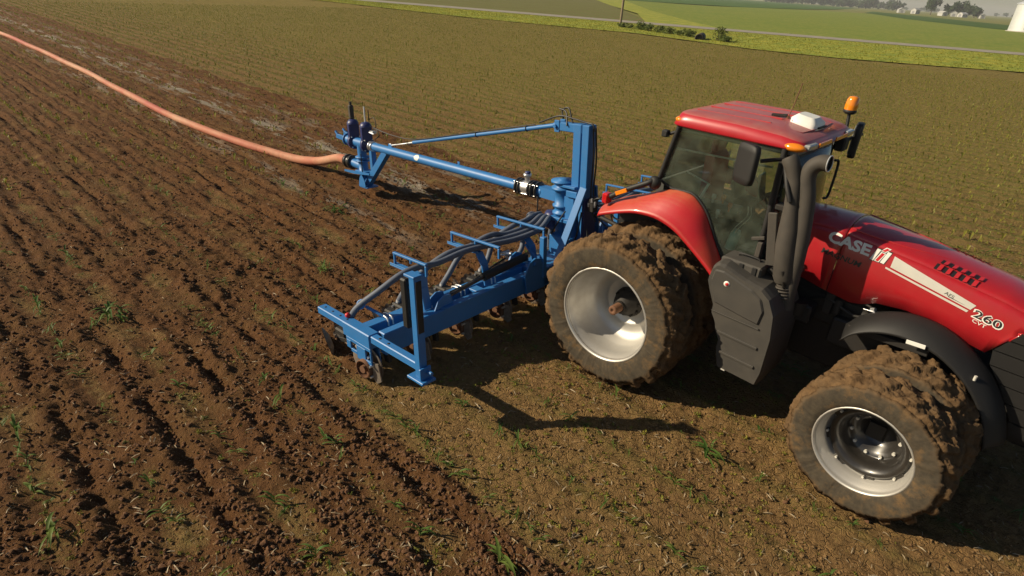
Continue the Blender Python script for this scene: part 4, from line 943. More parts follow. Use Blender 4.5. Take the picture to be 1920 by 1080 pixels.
# fuel tank with toolbox
TK = [(1.02, 1.86), (.99, 1.70), (1.04, 1.58), (1.12, 1.42), (1.125, 1.31), (1.18, 1.23), (1.23, 1.09), (1.285, 1.0), (1.285, .88), (1.35, .64), (1.83, .62), (1.86, .80), (1.86, 1.26), (1.82, 1.55), (1.73, 1.72), (1.62, 1.80), (1.42, 1.84), (1.16, 1.92), (1.07, 1.92)]
cx_, cz_ = 1.45, 1.25
secs = []
for y, k in ((-.55, .93), (-.60, 1.0), (-1.19, 1.0), (-1.26, .985), (-1.30, .95)):
    secs.append([(cx_ + (x - cx_) * k, y, cz_ + (z - cz_) * k) for x, z in TK])
tk = MB().loft(secs, closed=True, smooth=False).add(secs[0], [list(range(len(TK)))]).add(secs[-1], [list(range(len(TK)))]).build('fuel_tank', M['tank'], TR, fix=True)
md = tk.modifiers.new('bevel', 'BEVEL'); md.width = .018; md.segments = 2; md.limit_method = 'ANGLE'
def rib(x0, z0, x1, z1, w=.02): MB().beam((x0, -1.304, z0), (x1, -1.304, z1), .03, w, bev=.006).build('tank_rib', M['tank'], tk)
rib(1.14, 1.345, 1.70, 1.335, .016)
rib(1.26, 1.115, 1.74, 1.10, .035)
rib(1.33, .875, 1.76, .86, .035)
MB().prism([(1.07, 1.84), (1.05, 1.70), (1.09, 1.57), (1.14, 1.45), (1.50, 1.40), (1.68, 1.38), (1.70, 1.55), (1.64, 1.68), (1.52, 1.75), (1.18, 1.85)], 'y', -1.29, -1.322).build('tank_cover', M['tank'], tk).modifiers.new('bevel', 'BEVEL').width = .02
MB().lathe([(.034, 0), (.034, .004), (.001, .004)], (1.24, -1.322, 1.72), OUT, 18).build('sticker', M['decal_white'], tk)
MB().lathe([(.020, .004), (.020, .007), (.001, .007)], (1.245, -1.322, 1.72), OUT, 12).build('sticker_mark', M['red_plain'], tk)
MB().box(1.40, 1.46, -1.30, -1.26, .645, .675, .006).build('drain_tap', M['decal'], tk)
tb = MB().box(1.03, 1.50, -1.12, -.82, 1.80, 1.935, .02).build('toolbox', M['tank'], TR)
for x in (1.10, 1.25, 1.40): MB().box(x, x + .05, -1.132, -1.116, 1.83, 1.925, .004).build('latch', M['black'], tb)
MB().tube(smooth_path([(1.16, -.94, 1.93), (1.18, -.94, 1.965), (1.38, -.94, 1.965), (1.40, -.94, 1.93)], 3), .012, 6).build('handle', M['black'], tb)
MB().box(1.0, 1.60, -.86, -.62, 1.50, 1.82, .02).box(1.66, 2.0, -.66, -.45, 1.28, 1.50, .02).build('battery_box', M['black'], TR)
MB().cyl((1.84, -.62, 1.36), (1.84, -.62, 1.52), .10, 16).build('filler_neck', M['black'], TR)

# rear wings
def fender(s_):
    IN = [(-.80, 1.96), (-.72, 2.03), (-.45, 2.18), (-.22, 2.27), (.09, 2.41), (.36, 2.425), (.50, 2.355), (.62, 2.235), (.74, 2.03), (.84, 1.87), (.93, 1.73), (.98, 1.62)]
    LP = [(-.72, 1.94), (-.62, 1.985), (-.40, 2.07), (-.17, 2.14), (.09, 2.16), (.28, 2.125), (.42, 2.07), (.53, 2.005), (.66, 1.92), (.79, 1.83), (.90, 1.75), (1.0, 1.66)]
    secs = []
    for (a, b_), (c_, d_) in zip(IN, LP):
        sec = []
        for k in range(9):
            t_ = k / 8; bul = .035 * math.sin(math.pi * t_); sec.append((a + (c_ - a) * t_, s_ * (.80 + .30 * t_), b_ + (d_ - b_) * t_ ** 1.3 + bul))
        sec += [(c_ + .004, s_ * 1.118, d_ - .02), (c_, s_ * 1.12, d_ - .055)]
        secs.append(sec)
    # smooth along the length
    fine = []
    for i in range(len(secs[0])): fine.append(smooth_path([q[i] for q in secs], 3))
    secs = [[fine[i][j] for i in range(len(fine))] for j in range(len(fine[0]))]
    o = MB().loft(secs).build('wing', M['red_fender'], TR, fix=True); md = o.modifiers.new('thick', 'SOLIDIFY'); md.thickness = .02
    MB().tube(smooth_path([(-.10, s_ * .90, 2.50), (-.14, s_ * .96, 2.46), (-.42, s_ * 1.0, 2.30), (-.62, s_ * 1.02, 2.16)], 4), .036, 8).build('lamp_arm', M['black'], TR)
    MB().sphere((-.09, s_ * .90, 2.46), .085, 14, 10, (1, .8, 1)).build('lamp_pivot', M['black'], TR)
    MB().frame((-.46, s_ * 1.035, 2.27), (.87, 0, .49), (0, 1, 0), (-.49, 0, .87), .09, .012, .026, .004).build('side_reflector', M['amber'], TR)
    MB().box(-.72, -.62, s_ * .96, s_ * 1.08, 2.06, 2.20, .02).build('tail_lamp', M['red_lens'], TR)
fender(-1); fender(1)
MB().frame((-.55, .98, 2.42), (.9, .1, 0), (-.1, .9, 0), (0, 0, 1), .07, .09, .09, .02).cyl((-.55, .98, 2.2), (-.55, .98, 2.36), .02, 8).build('work_lamp', M['stack'], TR)
MB().prism([(-.60, 1.90), (-.60, 1.0), (.98, 1.0), (.96, 1.60), (.80, 1.83), (.45, 2.02), (.1, 2.10), (-.3, 2.05)], 'y', -.76, -.72).prism([(-.60, 1.90), (-.60, 1.0), (.98, 1.0), (.96, 1.60), (.80, 1.83), (.45, 2.02), (.1, 2.10), (-.3, 2.05)], 'y', .72, .76).build('wing_liner', M['black'], TR)

# front wings over the inner front wheels
def front_wing(s_):
    A = [(2.36, 1.42), (2.46, 1.56), (2.66, 1.70), (2.94, 1.775), (3.28, 1.72), (3.62, 1.50), (3.87, 1.20), (4.00, .90), (4.02, .80)]
    B = [(2.40, 1.36), (2.50, 1.48), (2.70, 1.59), (2.94, 1.635), (3.24, 1.585), (3.54, 1.40), (3.76, 1.14), (3.87, .88), (3.89, .80)]
    secs = []
    pa, pb = smooth_path([(x, 0, z) for x, z in A], 4), smooth_path([(x, 0, z) for x, z in B], 4)
    for a, b_ in zip(pa, pb):
        secs.append([(a.x, s_ * .50, a.z - .01), (a.x, s_ * .58, a.z), (a.x * .6 + b_.x * .4, s_ * .70, a.z * .6 + b_.z * .4 + .006), (b_.x, s_ * .82, b_.z), (b_.x - .01, s_ * .83, b_.z - .03)])
    o = MB().loft(secs).build('front_wing', M['black'], TR, fix=True); md = o.modifiers.new('thick', 'SOLIDIFY'); md.thickness = .015
    MB().beam((2.40, s_ * .66, 1.44), (3.16, s_ * .72, 1.50), .05, .07).build('wing_bracket', M['iron'], TR)
    if s_ < 0: MB().frame((3.04, -.84, 1.60), (.99, -.08, .08), (.08, .99, 0), (-.08, 0, .99), .085, .004, .022, .002).build('data_plate', M['decal_white'], TR)
    MB().cyl((3.58, s_ * .76, 1.42), (3.58, s_ * .76, 1.47), .014, 8).build('bolt', M['decal'], TR)
front_wing(-1); front_wing(1)

# linkage
for s_ in (-1, 1):
    MB().beam((-.45, s_ * .38, .78), (-1.42, s_ * .44, .74), .05, .10).build('lower_link', M['iron'], TR)
    MB().tube([(-.45, s_ * .40, 1.35), (-.95, s_ * .42, .80)], .03, 8).build('lift_rod', M['iron'], TR)
MB().cyl((-.5, 0, 1.30), (-1.5, 0, 1.42), .035, 10).build('top_link', M['iron'], TR)
MB().box(-.62, -.50, -.42, .42, 1.15, 1.62, .02).build('valve_block', M['iron'], TR)
for k in range(6):
    y = -.30 + .12 * k
    MB().cyl((-.62, y, 1.42), (-.70, y, 1.44), .024, 10).build('coupler', M['steel'], TR)
# ------------------------------------------------------------------ slurry toolbar behind the tractor
PIT = rad(4.6)
TB = empty('slurry_toolbar', (-1.7, 0, .7), (0, -PIT, 0))
tag(TB, 'blue slurry injection toolbar with mast, swing arm and disc openers behind the tractor', 'toolbar')
def L2W(p): return TB_M @ Vector(p)
TB_M = Matrix.Translation((-1.7, 0, .7)) @ Matrix.Rotation(-PIT, 4, 'Y')
B_ = M['blue']
def part(name, mb, m=None, parent=TB): return mb.build(name, m or B_, parent)

# main bars
part('centre_frame', MB().box(-.50, .02, -1.05, 1.05, -.28, -.02, .012).box(-.42, .0, -.30, .30, -.02, .30, .01).box(-.10, .02, -1.12, 1.12, -.30, .0, .01))
for s_ in (-1, 1):
    wf = part('wing_beam', MB().box(-.13, .0, s_ * 1.14, s_ * 3.84, -.30, .0, .012))
    part('flange', MB().prism([(-.06, 1.75), (.035, 1.80), (.035, 2.85), (-.06, 2.95)] if s_ > 0 else [(-.06, -1.75), (.035, -1.80), (.035, -2.85), (-.06, -2.95)], 'z', .003, .022), parent=wf)
    part('wing_bar', MB().box(-.45, -.29, s_ * 1.06, s_ * 3.90, -.16, .0, .012))
    part('cross_tie', MB().box(-.29, -.13, s_ * 2.98, s_ * 3.14, -.14, -.01, .008).box(-.29, -.13, s_ * 2.05, s_ * 2.2, -.14, -.01, .008))
    # fold hinge and cylinder
    hp = MB()
    for x in (-.34, .05):
        hp.prism([(s_ * .95, -.28), (s_ * 1.35, -.28), (s_ * 1.38, .02), (s_ * 1.28, .20), (s_ * 1.16, .24), (s_ * 1.04, .20), (s_ * .95, .0)], 'x', x - .025, x + .002)
    hp.cyl((-.38, s_ * 1.18, .15), (.08, s_ * 1.18, .15), .03, 12); part('hinge', hp)
    lg = MB()
    for x in (-.20, -.04):
        lg.prism([(s_ * 2.70, .003), (s_ * 3.02, .003), (s_ * 2.95, .12), (s_ * 2.86, .17), (s_ * 2.74, .15)], 'x', x - .018, x)
    part('cylinder_lug', lg)
    part('cylinder_barrel', MB().cyl((-.11, s_ * 2.08, .175), (-.11, s_ * 1.25, .235), .062, 16).box(-.15, -.07, s_ * 1.18, s_ * 1.30, .19, .28, .01), M['black'])
    part('cylinder_rod', MB().cyl((-.11, s_ * 2.84, .085), (-.11, s_ * 2.08, .175), .026, 12), M['gloss_black'])
    part('ball_valve', MB().cyl((-.28, s_ * 1.55, .34), (-.12, s_ * 1.50, .36), .03, 10).box(-.24, -.20, s_ * 1.45, s_ * 1.62, .36, .39, .006).cyl((-.2, s_ * 1.52, .26), (-.2, s_ * 1.52, .36), .022, 8), M['steel'])
    part('hydraulic_pipe', MB().tube(smooth_path([(-.2, s_ * 1.45, .30), (-.22, s_ * 1.8, .22), (-.21, s_ * 2.2, .12), (-.22, s_ * 2.6, .08)], 4), .014, 6), M['black_hose'])
    for yb in (3.55, 2.92, 2.32, 1.72):
        u = MB()
        for q in (-.035, .035): u.tube(smooth_path([(-.47, s_ * yb + q, -.10), (-.465, s_ * yb + q, .012), (-.30, s_ * yb + q, .018), (-.275, s_ * yb + q, -.08)], 3), .011, 8)
        part('u_bolt', u, M['galv'])
    # upright stop post
    part('stop_post', MB().box(-.02, .07, s_ * .96 - .04, s_ * .96 + .04, -.12, .52, .008).beam((.0, s_ * .92, -.02), (-.3, s_ * 1.0, .34), .05, .03))
    part('red_cap', MB().lathe([(.045, 0), (.05, .04), (.02, .06), (.001, .06)], (-.48, s_ * .78, .38), (.3, -.4, .8), 12), M['red_plain'])

# hose carriers
for s_ in (-1, 1):
    for y, x0, x1 in ((.93, -.98, .02), (1.95, -.92, .09), (3.04, -.83, -.13)):
        c_ = MB().beam((x0, s_ * y, .615), (x1, s_ * y, .625), .045, .03)
        for x in (x0 + .018, (x0 + x1) / 2 + .02, x1 - .018): c_.beam((x, s_ * y, .46), (x, s_ * y, .605), .03, .035, up=(1, 0, 0)) if x != (x0 + x1) / 2 + .02 else c_.beam((x, s_ * y, .555), (x, s_ * y, .605), .03, .03, up=(1, 0, 0))
        car = part('hose_carrier', c_)
        part('carrier_tray', MB().box(x0 - .03, x0 + .62, s_ * y - .055, s_ * y + .055, .440, .460, .006).box(x0 - .03, x0 + .62, s_ * y - .055, s_ * y - .045, .458, .485, .003), parent=car)
        part('carrier_leg', MB().beam((x0 + .60, s_ * y, .445), (-.22, s_ * y, .30), .13, .025).beam((-.22, s_ * y, .30), (-.16, s_ * y, .0), .12, .03, up=(1, 0, 0)), parent=car)

# end frames with marker post
for s_ in (-1, 1):
    e = MB().box(-1.28, -.66, s_ * 3.87, s_ * 4.0, -.10, .0, .010).box(-.68, -.085, s_ * 3.85, s_ * 4.005, -.19, .004, .012)
    ef = part('end_frame', e)
    # hanging plate with two square windows
    y = s_ * 3.99; pl = MB(); z1, z0 = -.185, -.42
    for a, b_, c_, d_ in ((-.62, -.09, z1 - .045, z1), (-.62, -.53, z0 + .08, z1 - .045), (-.40, -.21, z0, z1 - .045), (-.11, -.09, z0, z1 - .045), (-.53, -.40, z0 + .045, z0 + .09), (-.21, -.11, z0, z0 + .05)):
        pl.box(a, b_, y - .012, y + .012, c_, d_, .003)
    part('hanger_plate', pl, parent=ef); part('hanger_plate', MB().box(-.62, -.09, s_ * 3.86, s_ * 3.875, z0, z1, .003), parent=ef)
    for x in (-1.18, -1.0, -.82, -.66): part('bolt_hole', MB().lathe([(.016, 0), (.016, .003), (.001, .003)], (x, s_ * 3.935, .004 if x > -.68 else 0), (0, 0, 1), 10), M['hood_dark'], ef)
    ft = part('marker_tube', MB().box(-.085, .80, s_ * 3.885, s_ * 3.985, -.10, -.003, .010))
    for x in (.05, .22): part('bolt_hole', MB().lathe([(.018, 0), (.018, .003), (.001, .003)], (x, s_ * 3.935, -.003), (0, 0, 1), 10), M['hood_dark'], ft)
    po = part('marker_post', MB().box(.80, .895, s_ * 3.905, s_ * 4.005, -.17, 1.045, .008))
    part('post_foot', MB().box(.70, .98, s_ * 3.86, s_ * 4.05, -.20, -.165, .006).box(.90, .93, s_ * 3.88, s_ * 4.03, -.165, -.02, .006).cyl((.93, s_ * 3.93, -.08), (1.0, s_ * 3.93, -.08), .022, 8), parent=po)
    part('post_head', MB().box(.73, .905, s_ * 3.895, s_ * 4.015, 1.03, 1.060, .006), parent=po)
    part('rubber_stop', MB().box(.635, .735, s_ * 3.93, s_ * 4.005, .40, .98, .02), M['black'], po)
    part('stop_strap', MB().box(.70, .79, s_ * 3.92, s_ * 3.96, .86, .90, .004).box(.70, .79, s_ * 3.92, s_ * 3.96, .50, .54, .004), parent=po)
    part('adjuster_plate', MB().box(.895, .907, s_ * 3.92, s_ * 3.995, .40, 1.0, .004), M['iron'], po)
    part('red_knob', MB().cyl((-.70, s_ * 3.90, .0), (-.70, s_ * 3.90, .06), .012, 8).sphere((-.70, s_ * 3.90, .035), .035, 10, 8), M['red_plain'])

# openers: one every row
def spring(a, b_, r, turns, wire, n=10):
    a, b_ = Vector(a), Vector(b_); ax = (b_ - a).normalized(); u = ax.orthogonal().normalized(); w = ax.cross(u); L_ = (b_ - a).length
    return [a + ax * (L_ * k / (turns * n)) + (u * math.cos(2 * math.pi * k / n) + w * math.sin(2 * math.pi * k / n)) * r for k in range(turns * n + 1)]
def disc_prof(R, dish=.04): return [(.001, dish), (R * .35, dish), (R * .7, dish * .6), (R, 0), (R, -.006), (R * .7, dish * .6 - .007), (R * .35, dish - .007), (.001, dish - .007)]
def notched(R, dish, n=12):
    mb = MB(); k = 48; prof = [(.0, dish), (.45, dish * .9), (.8, dish * .4), (1, 0)]; rings = []
    for off in (0, -.007):
        for t_, h in prof:
            ring = []
            for i in range(k):
                a = 2 * math.pi * i / k; rr_ = R * t_ * (1 - (.09 if (t_ == 1 and (i // 2) % 2) else 0)); ring.append((rr_ * math.cos(a), h + off, rr_ * math.sin(a)))
            rings.append(ring)
    mb.loft(rings[:4], closed=True, smooth=False).loft(rings[4:], closed=True, smooth=False); return mb
def opener():
    R0 = MB().beam((-.40, .03, -.08), (-.42, .03, -.30), .06, .10, up=(1, 0, 0)).beam((-.42, .03, -.26), (-.62, .03, -.40), .05, .08).box(-.52, -.30, -.03, .09, -.19, -.165, .006)
    R0.beam((-.50, -.02, -.30), (-1.02, -.02, -.42), .04, .06).beam((-.40, .06, -.30), (-.22, .08, -.47), .05, .06).box(-.96, -.72, -.10, .10, -.30, -.20, .02)
    arm = R0.build('opener_arm', M['iron'], TB)
    MB().box(-.80, -.55, -.07, .09, -.24, -.06, .02).beam((-.56, .0, -.08), (-.44, .0, -.03), .08, .05).build('row_unit_body', M['iron'], arm)
    for bx, bz in ((-.75, -.1), (-.60, -.2), (-.66, -.12)): MB().cyl((bx, -.07, bz), (bx, -.095, bz), .016, 6).build('bolt', M['steel'], arm)
    MB().beam((-.14, .10, -.12), (-.10, .12, -.46), .05, .09, up=(1, 0, 0)).build('front_shank', M['iron'], arm)
    d = MB().lathe(disc_prof(.27, .03), (0, 0, 0), (0, 1, 0), 32).build('coulter_disc', M['disc'], arm, (-.30, -.05, -.48), (rad(4), 0, rad(8)))
    g = MB().lathe([(.115, -.05), (.125, -.05), (.125, .05), (.115, .05), (.110, .03), (.110, -.05)], (0, 0, 0), (0, 1, 0), 24).cyl((0, -.055, 0), (0, .04, 0), .05, 14).lathe([(.11, .02), (.05, .02)], (0, 0, 0), (0, 1, 0), 24)
    g.build('depth_band', M['rust'], arm, (-.24, -.13, -.50), (0, 0, rad(8)))
    MB().prism([(-.05, .12), (.04, .12), (.07, -.12), (.0, -.17), (-.06, -.10)], 'y', -.01, .01).build('shin_blade', M['disc'], arm, (-.06, -.09, -.50), (0, 0, rad(14)))
    MB().lathe(disc_prof(.22, .03), (0, 0, 0), (0, 1, 0), 28).build('coulter_disc', M['disc'], arm, (-.66, .08, -.50), (rad(-4), 0, rad(-8)))
    MB().beam((-.58, .02, -.38), (-.74, .02, -.66), .03, .07).build('injector_tine', M['rust'], arm)
    for q, y in ((0, -.14), (1, .14)):
        notched(.21, .05).build('closing_disc', M['disc'], arm, (-1.10, y, -.46), (rad(14 if y < 0 else -14), 0, rad(24 if y > 0 else -24)))
    MB().tube(spring((-.46, -.06, -.20), (-.20, -.08, -.36), .035, 7, .008, 8), .008, 5).build('spring', M['black_hose'], arm)
    MB().cyl((-.46, -.06, -.2), (-.44, -.06, -.22), .04, 10).build('spring_cap', M['steel'], arm); MB().cyl((-.22, -.08, -.35), (-.20, -.08, -.37), .04, 10).build('spring_cap', M['steel'], arm)
    MB().cyl((-.1, -.10, -.42), (-.1, -.16, -.42), .016, 8).build('bolt', M['steel'], arm); MB().cyl((-.12, -.10, -.58), (-.12, -.15, -.58), .016, 8).build('bolt', M['steel'], arm)
    return arm
OPY = [-3.87, -3.11, -2.34, -1.57, -.79, 0.0, .79, 1.57, 2.34, 3.11, 3.87]
op0 = opener()
for i, y in enumerate(OPY):
    if i == 0: op0.location = (0, y, 0); continue
    c_ = op0.copy(); COL.objects.link(c_); c_.location = (0, y, 0)
    for ch in op0.children:
        k = ch.copy(); COL.objects.link(k); k.parent = c_; k.matrix_parent_inverse = ch.matrix_parent_inverse
    c_.location.x = .02 * math.sin(i * 2.3)

# distributor and feed hoses
part('distributor', MB().lathe([(.001, .30), (.10, .30), (.13, .36), (.13, .52), (.10, .58), (.001, .58)], (-.62, 0, .0), (0, 0, 1), 20), M['navy'])
for i, y in enumerate(OPY):
    if abs(y) < .1:
        pts = [(-.62, 0, .3), (-.66, 0, .1), (-.66, 0, -.2)]
    else:
        s_ = 1 if y > 0 else -1; k = [3.87, 3.11, 2.34, 1.57, .79].index(abs(y)); xo = -.42 - .085 * k + .1; zo = .52 + .012 * k
        pts = [(-.62, s_ * .08, .45), (xo - .12, s_ * .30, .56)]
        yy_ = .70
        while yy_ < abs(y) - .95: pts.append((xo + .03 * math.sin(yy_ * 2.1 + k), s_ * yy_, zo + .03 * math.sin(yy_ * 3.1 + 1) - .02)); yy_ += .5
        pts += [(xo - .02, s_ * max(.5, abs(y) - .86), zo + .015), (xo - .05, s_ * (abs(y) - .60), zo - .02), (xo - .14, s_ * (abs(y) - .32), zo - .18), (-.64, s_ * (abs(y) - .08), .12), (-.72, s_ * abs(y), -.08), (-.76, s_ * abs(y), -.26)]
    part('feed_hose', MB().tube(smooth_path(pts, 6), .041, 12), M['rubber_hose'])
    part('hose_drop', MB().cyl((-.70, y, -.02), (-.78, y, -.30), .036, 10), M['galv'])
for s_ in (-1, 1):
    part('hose_clip', MB().torus((-.62, s_ * 3.74, .16), (.2, -.75, .6), .055, .016, 16, 6).beam((-.58, s_ * 3.70, .13), (-.34, s_ * 3.56, .0), .04, .03))

# mast, swing arm
part('mast', MB().box(-.185, -.035, -.085, .085, .28, 2.04, .010).box(-.50, -.02, -.075, .075, 1.905, 2.035, .010).box(-.012, .120, -.095, .095, .0, 2.04, .010))
part('mast_clevis', MB().box(-.56, -.46, -.085, -.055, 1.88, 2.06, .006).box(-.56, -.46, .055, .085, 1.88, 2.06, .006).cyl((-.53, -.12, 1.97), (-.53, .12, 1.97), .028, 12))
part('mast_bracket', MB().box(-.24, -.02, -.14, .14, .92, 1.02, .008).box(-.30, -.1, -.10, .10, .30, .92, .01))
for s_ in (-1, 1):
    part('mast_brace', MB().beam((.10, s_ * .12, 1.12), (-.06, s_ * .52, .0), .045, .13, up=(1, 0, 0)))
    part('gusset', MB().prism([(s_ * .09, .0), (s_ * .34, .0), (s_ * .09, .75)], 'x', -.06, -.04))
part('headstock', MB().box(.06, .16, -.50, .50, -.22, .10, .012).box(.10, .15, -.16, .16, .10, .95, .010).box(.02, .20, -.52, -.46, -.32, .22, .01).box(.02, .20, .46, .52, -.32, .22, .01), M['navy'])
sw = MB().lathe([(.001, .12), (.07, .13), (.105, .20), (.115, .36), (.115, .58), (.165, .59), (.165, .62), (.13, .63), (.13, .70), (.165, .71), (.165, .74), (.135, .75), (.135, .98), (.19, .99), (.19, 1.025), (.14, 1.03), (.14, 1.10), (.20, 1.105), (.20, 1.135), (.09, 1.14), (.09, 1.155), (.001, 1.16)], (-.40, 0, 0), (0, 0, 1), 28)
part('swivel', sw); part('swivel_plate', MB().box(-.40, -.05, -.16, .16, 1.06, 1.10, .006)); part('swivel_plate', MB().box(-.52, -.12, -.20, .20, .50, .56, .008))
part('arm_root', MB().prism([(-.86, -.075), (-.50, -.115), (-.40, -.115), (-.40, .115), (-.50, .115), (-.86, .075)], 'z', .79, .96))
# flow meter
fm = part('flow_meter', MB().lathe([(.075, 0), (.10, .02), (.115, .08), (.115, .24), (.10, .30), (.075, .32)], (-1.36, 0, .872), (1, 0, .0), 20), M['steel'])
for x in (-1.37, -1.30, -1.08, -1.02, -.92): part('meter_flange', MB().lathe([(.06, 0), (.145, 0), (.145, .024), (.06, .024)], (x, 0, .872), (1, 0, 0), 24), M['gloss_black'], fm)
for k in range(4):
    a = k * math.pi / 2 + .78; part('tie_bar', MB().cyl((-1.41, .128 * math.cos(a), .872 + .128 * math.sin(a)), (-.87, .128 * math.cos(a), .872 + .128 * math.sin(a)), .009, 6), M['steel'], fm)
part('meter_neck', MB().cyl((-.92, 0, .872), (-.82, 0, .872), .09, 18), B_, fm)
part('meter_head', MB().cyl((-1.18, 0, .98), (-1.18, 0, 1.06), .045, 12).lathe([(.06, 1.06), (.07, 1.08), (.07, 1.11), (.001, 1.12)], (-1.18, 0, 0), (0, 0, 1), 16), M['steel'], fm)
part('meter_cap', MB().lathe([(.05, 1.12), (.05, 1.145), (.001, 1.15)], (-1.17, .0, 0), (0, 0, 1), 16), M['navy'], fm)
pipe = part('swing_arm', MB().cyl((-1.38, 0, .870), (-5.66, 0, .965), .088, 24))
# round white sticker wrapped on the pipe
st = []
for i in range(-6, 7):
    st.append([(-4.10 + .075 * i / 6, .0892 * math.sin(rad(-62 + 42 * j / 6 * math.sqrt(max(0.02, 1 - (i / 6) ** 2)))), .9305 - .00166 * i / 6 + .0892 * math.cos(rad(-62 + 42 * j / 6 * math.sqrt(max(0.02, 1 - (i / 6) ** 2))))) for j in range(-6, 7)])
part('sticker', MB().loft(st), M['white'], pipe)
part('lifting_eye', MB().box(-3.02, -2.96, .06, .075, .93, 1.03, .004), B_, pipe)
# tension rod with turnbuckle
part('tension_rod', MB().cyl((-.60, 0, 1.965), (-4.26, 0, 1.235), .036, 14).sphere((-.60, 0, 1.965), .05, 12, 8))
part('rod_clip', MB().torus((-1.2, 0, 1.845), (1, 0, .2), .04, .008, 14, 6).torus((-2.4, 0, 1.606), (1, 0, .2), .04, .008, 14, 6), M['black_hose'])
q = [(-4.40, 0, 1.205), (-4.44, .042, 1.197), (-4.80, .042, 1.125), (-4.85, 0, 1.115), (-4.80, -.042, 1.125), (-4.44, -.042, 1.197), (-4.40, 0, 1.205)]
part('turnbuckle', MB().tube(q, .011, 8).cyl((-4.26, 0, 1.235), (-4.42, 0, 1.20), .018, 8).cyl((-4.85, 0, 1.115), (-5.02, 0, 1.08), .014, 8).torus((-5.06, 0, 1.07), (0, 1, 0), .032, .010, 14, 6), M['galv'])
part('arm_lug', MB().box(-5.12, -5.0, -.012, .012, 1.03, 1.10, .004), B_, pipe)
part('arm_cable', MB().tube(smooth_path([(-1.0, -.03, 1.94), (-2.5, -.03, 1.64), (-4.1, -.03, 1.32), (-4.9, -.03, 1.30), (-5.6, -.03, 1.38)], 5), .010, 6), M['black_hose'])
# valve group at the end of the arm
ve = part('end_clamp', MB().lathe([(.088, 0), (.105, .0), (.105, .04), (.092, .045), (.092, .08), (.11, .085), (.11, .12), (.088, .125)], (-5.66, 0, .965), (-1, 0, .022), 24), M['steel'])
def knife_valve(x, zc):
    v = part('knife_valve', MB().lathe([(.0, -.04), (.165, -.04), (.165, .04), (.0, .04)], (x, 0, zc), (1, 0, 0), 24), M['navy'])
    part('bonnet', MB().frame((x, 0, zc + .24), (1, 0, 0), (0, 1, 0), (0, 0, 1), .055, .13, .16, .02).lathe([(.13, 0), (.13, .03), (.09, .09), (.03, .11), (.001, .11)], (x, 0, zc + .38), (0, 0, 1), 16), M['navy'], v)
    for a in (-.10, .10): part('valve_bolt', MB().cyl((x - .07, a, zc - .11), (x + .07, a, zc - .11), .014, 8).cyl((x - .07, a, zc + .11), (x + .07, a, zc + .11), .014, 8), M['steel'], v)
    return v
v1 = knife_valve(-5.92, .975); v2 = knife_valve(-6.42, .985)
part('valve_stem', MB().cyl((-5.92, 0, 1.46), (-5.92, 0, 1.78), .016, 8), M['galv'], v1)
part('valve_guide', MB().cyl((-5.86, .06, 1.46), (-5.86, .06, 1.72), .010, 6), M['black_hose'], v1)
part('valve_actuator', MB().frame((-6.44, .0, 1.62), (1, 0, 0), (0, 1, 0), (0, 0, 1), .05, .05, .15, .02).cyl((-6.44, 0, 1.76), (-6.44, 0, 1.84), .03, 10), M['stack'], v2)
tee = part('tee_pipe', MB().cyl((-5.97, 0, .975), (-6.37, 0, .985), .105, 20).cyl((-6.16, 0, .95), (-6.16, 0, .62), .10, 20))
part('tee_flange', MB().lathe([(.0, 0), (.16, 0), (.16, .03), (.0, .03)], (-6.16, 0, .66), (0, 0, 1), 20).lathe([(.0, 0), (.16, 0), (.16, .03), (.0, .03)], (-6.16, 0, .58), (0, 0, 1), 20), B_, tee)
part('rear_spout', MB().cyl((-6.46, 0, .985), (-6.70, 0, 1.0), .105, 20).lathe([(.105, 0), (.135, 0), (.135, .03), (.105, .03)], (-6.68, 0, 1.0), (-1, 0, .05), 20))
part('spout_fork', MB().beam((-6.70, -.09, 1.03), (-6.98, -.10, 1.06), .05, .10).beam((-6.70, .09, 1.03), (-6.98, .10, 1.10), .05, .10).beam((-6.92, -.10, 1.07), (-7.02, -.10, 1.16), .04, .05).beam((-6.92, .10, 1.1), (-7.02, .10, 1.19), .04, .05))
part('small_hoses', MB().tube(smooth_path([(-5.75, .05, 1.30), (-5.62, .05, 1.34), (-5.5, .04, 1.22), (-5.66, .04, 1.12)], 5), .010, 6).tube(smooth_path([(-5.9, .08, 1.5), (-5.70, .08, 1.56), (-5.62, .06, 1.40), (-5.72, .05, 1.30)], 5), .009, 6), M['black_hose'])
part('solenoid', MB().box(-5.74, -5.60, -.04, .06, 1.24, 1.30, .01).cyl((-5.7, -.06, 1.27), (-5.54, -.06, 1.25), .018, 8), M['steel'])
# drop frame carrying the hose swivel
part('drop_frame', MB().beam((-5.20, -.0, .92), (-6.02, -.0, .10), .13, .15).box(-6.16, -5.86, -.15, .15, .02, .055, .006).box(-5.80, -5.70, -.06, .06, .45, .88, .008))
part('drop_plate', MB().prism([(-6.16, .05), (-5.90, .05), (-5.92, .20), (-6.03, .34), (-6.12, .22)], 'y', -.165, -.15).prism([(-6.30, .30), (-5.70, .36), (-5.70, .40), (-6.70, .34), (-6.70, .30)], 'y', -.17, -.145).box(-6.30, -5.9, -.14, .14, .36, .385, .006))
part('hose_swivel', MB().lathe([(.09, .06), (.11, .08), (.11, .30), (.14, .31), (.14, .36), (.105, .37), (.105, .60)], (-6.16, 0, 0), (0, 0, 1), 22))
part('hose_elbow', MB().tube(smooth_path([(-6.14, 0, .46), (-6.26, 0, .47), (-6.50, 0, .49), (-6.62, 0, .50)], 4), .10, 18))
part('lock_pin', MB().cyl((-6.0, -.14, .30), (-6.0, -.14, .78), .012, 6), M['black_hose'])
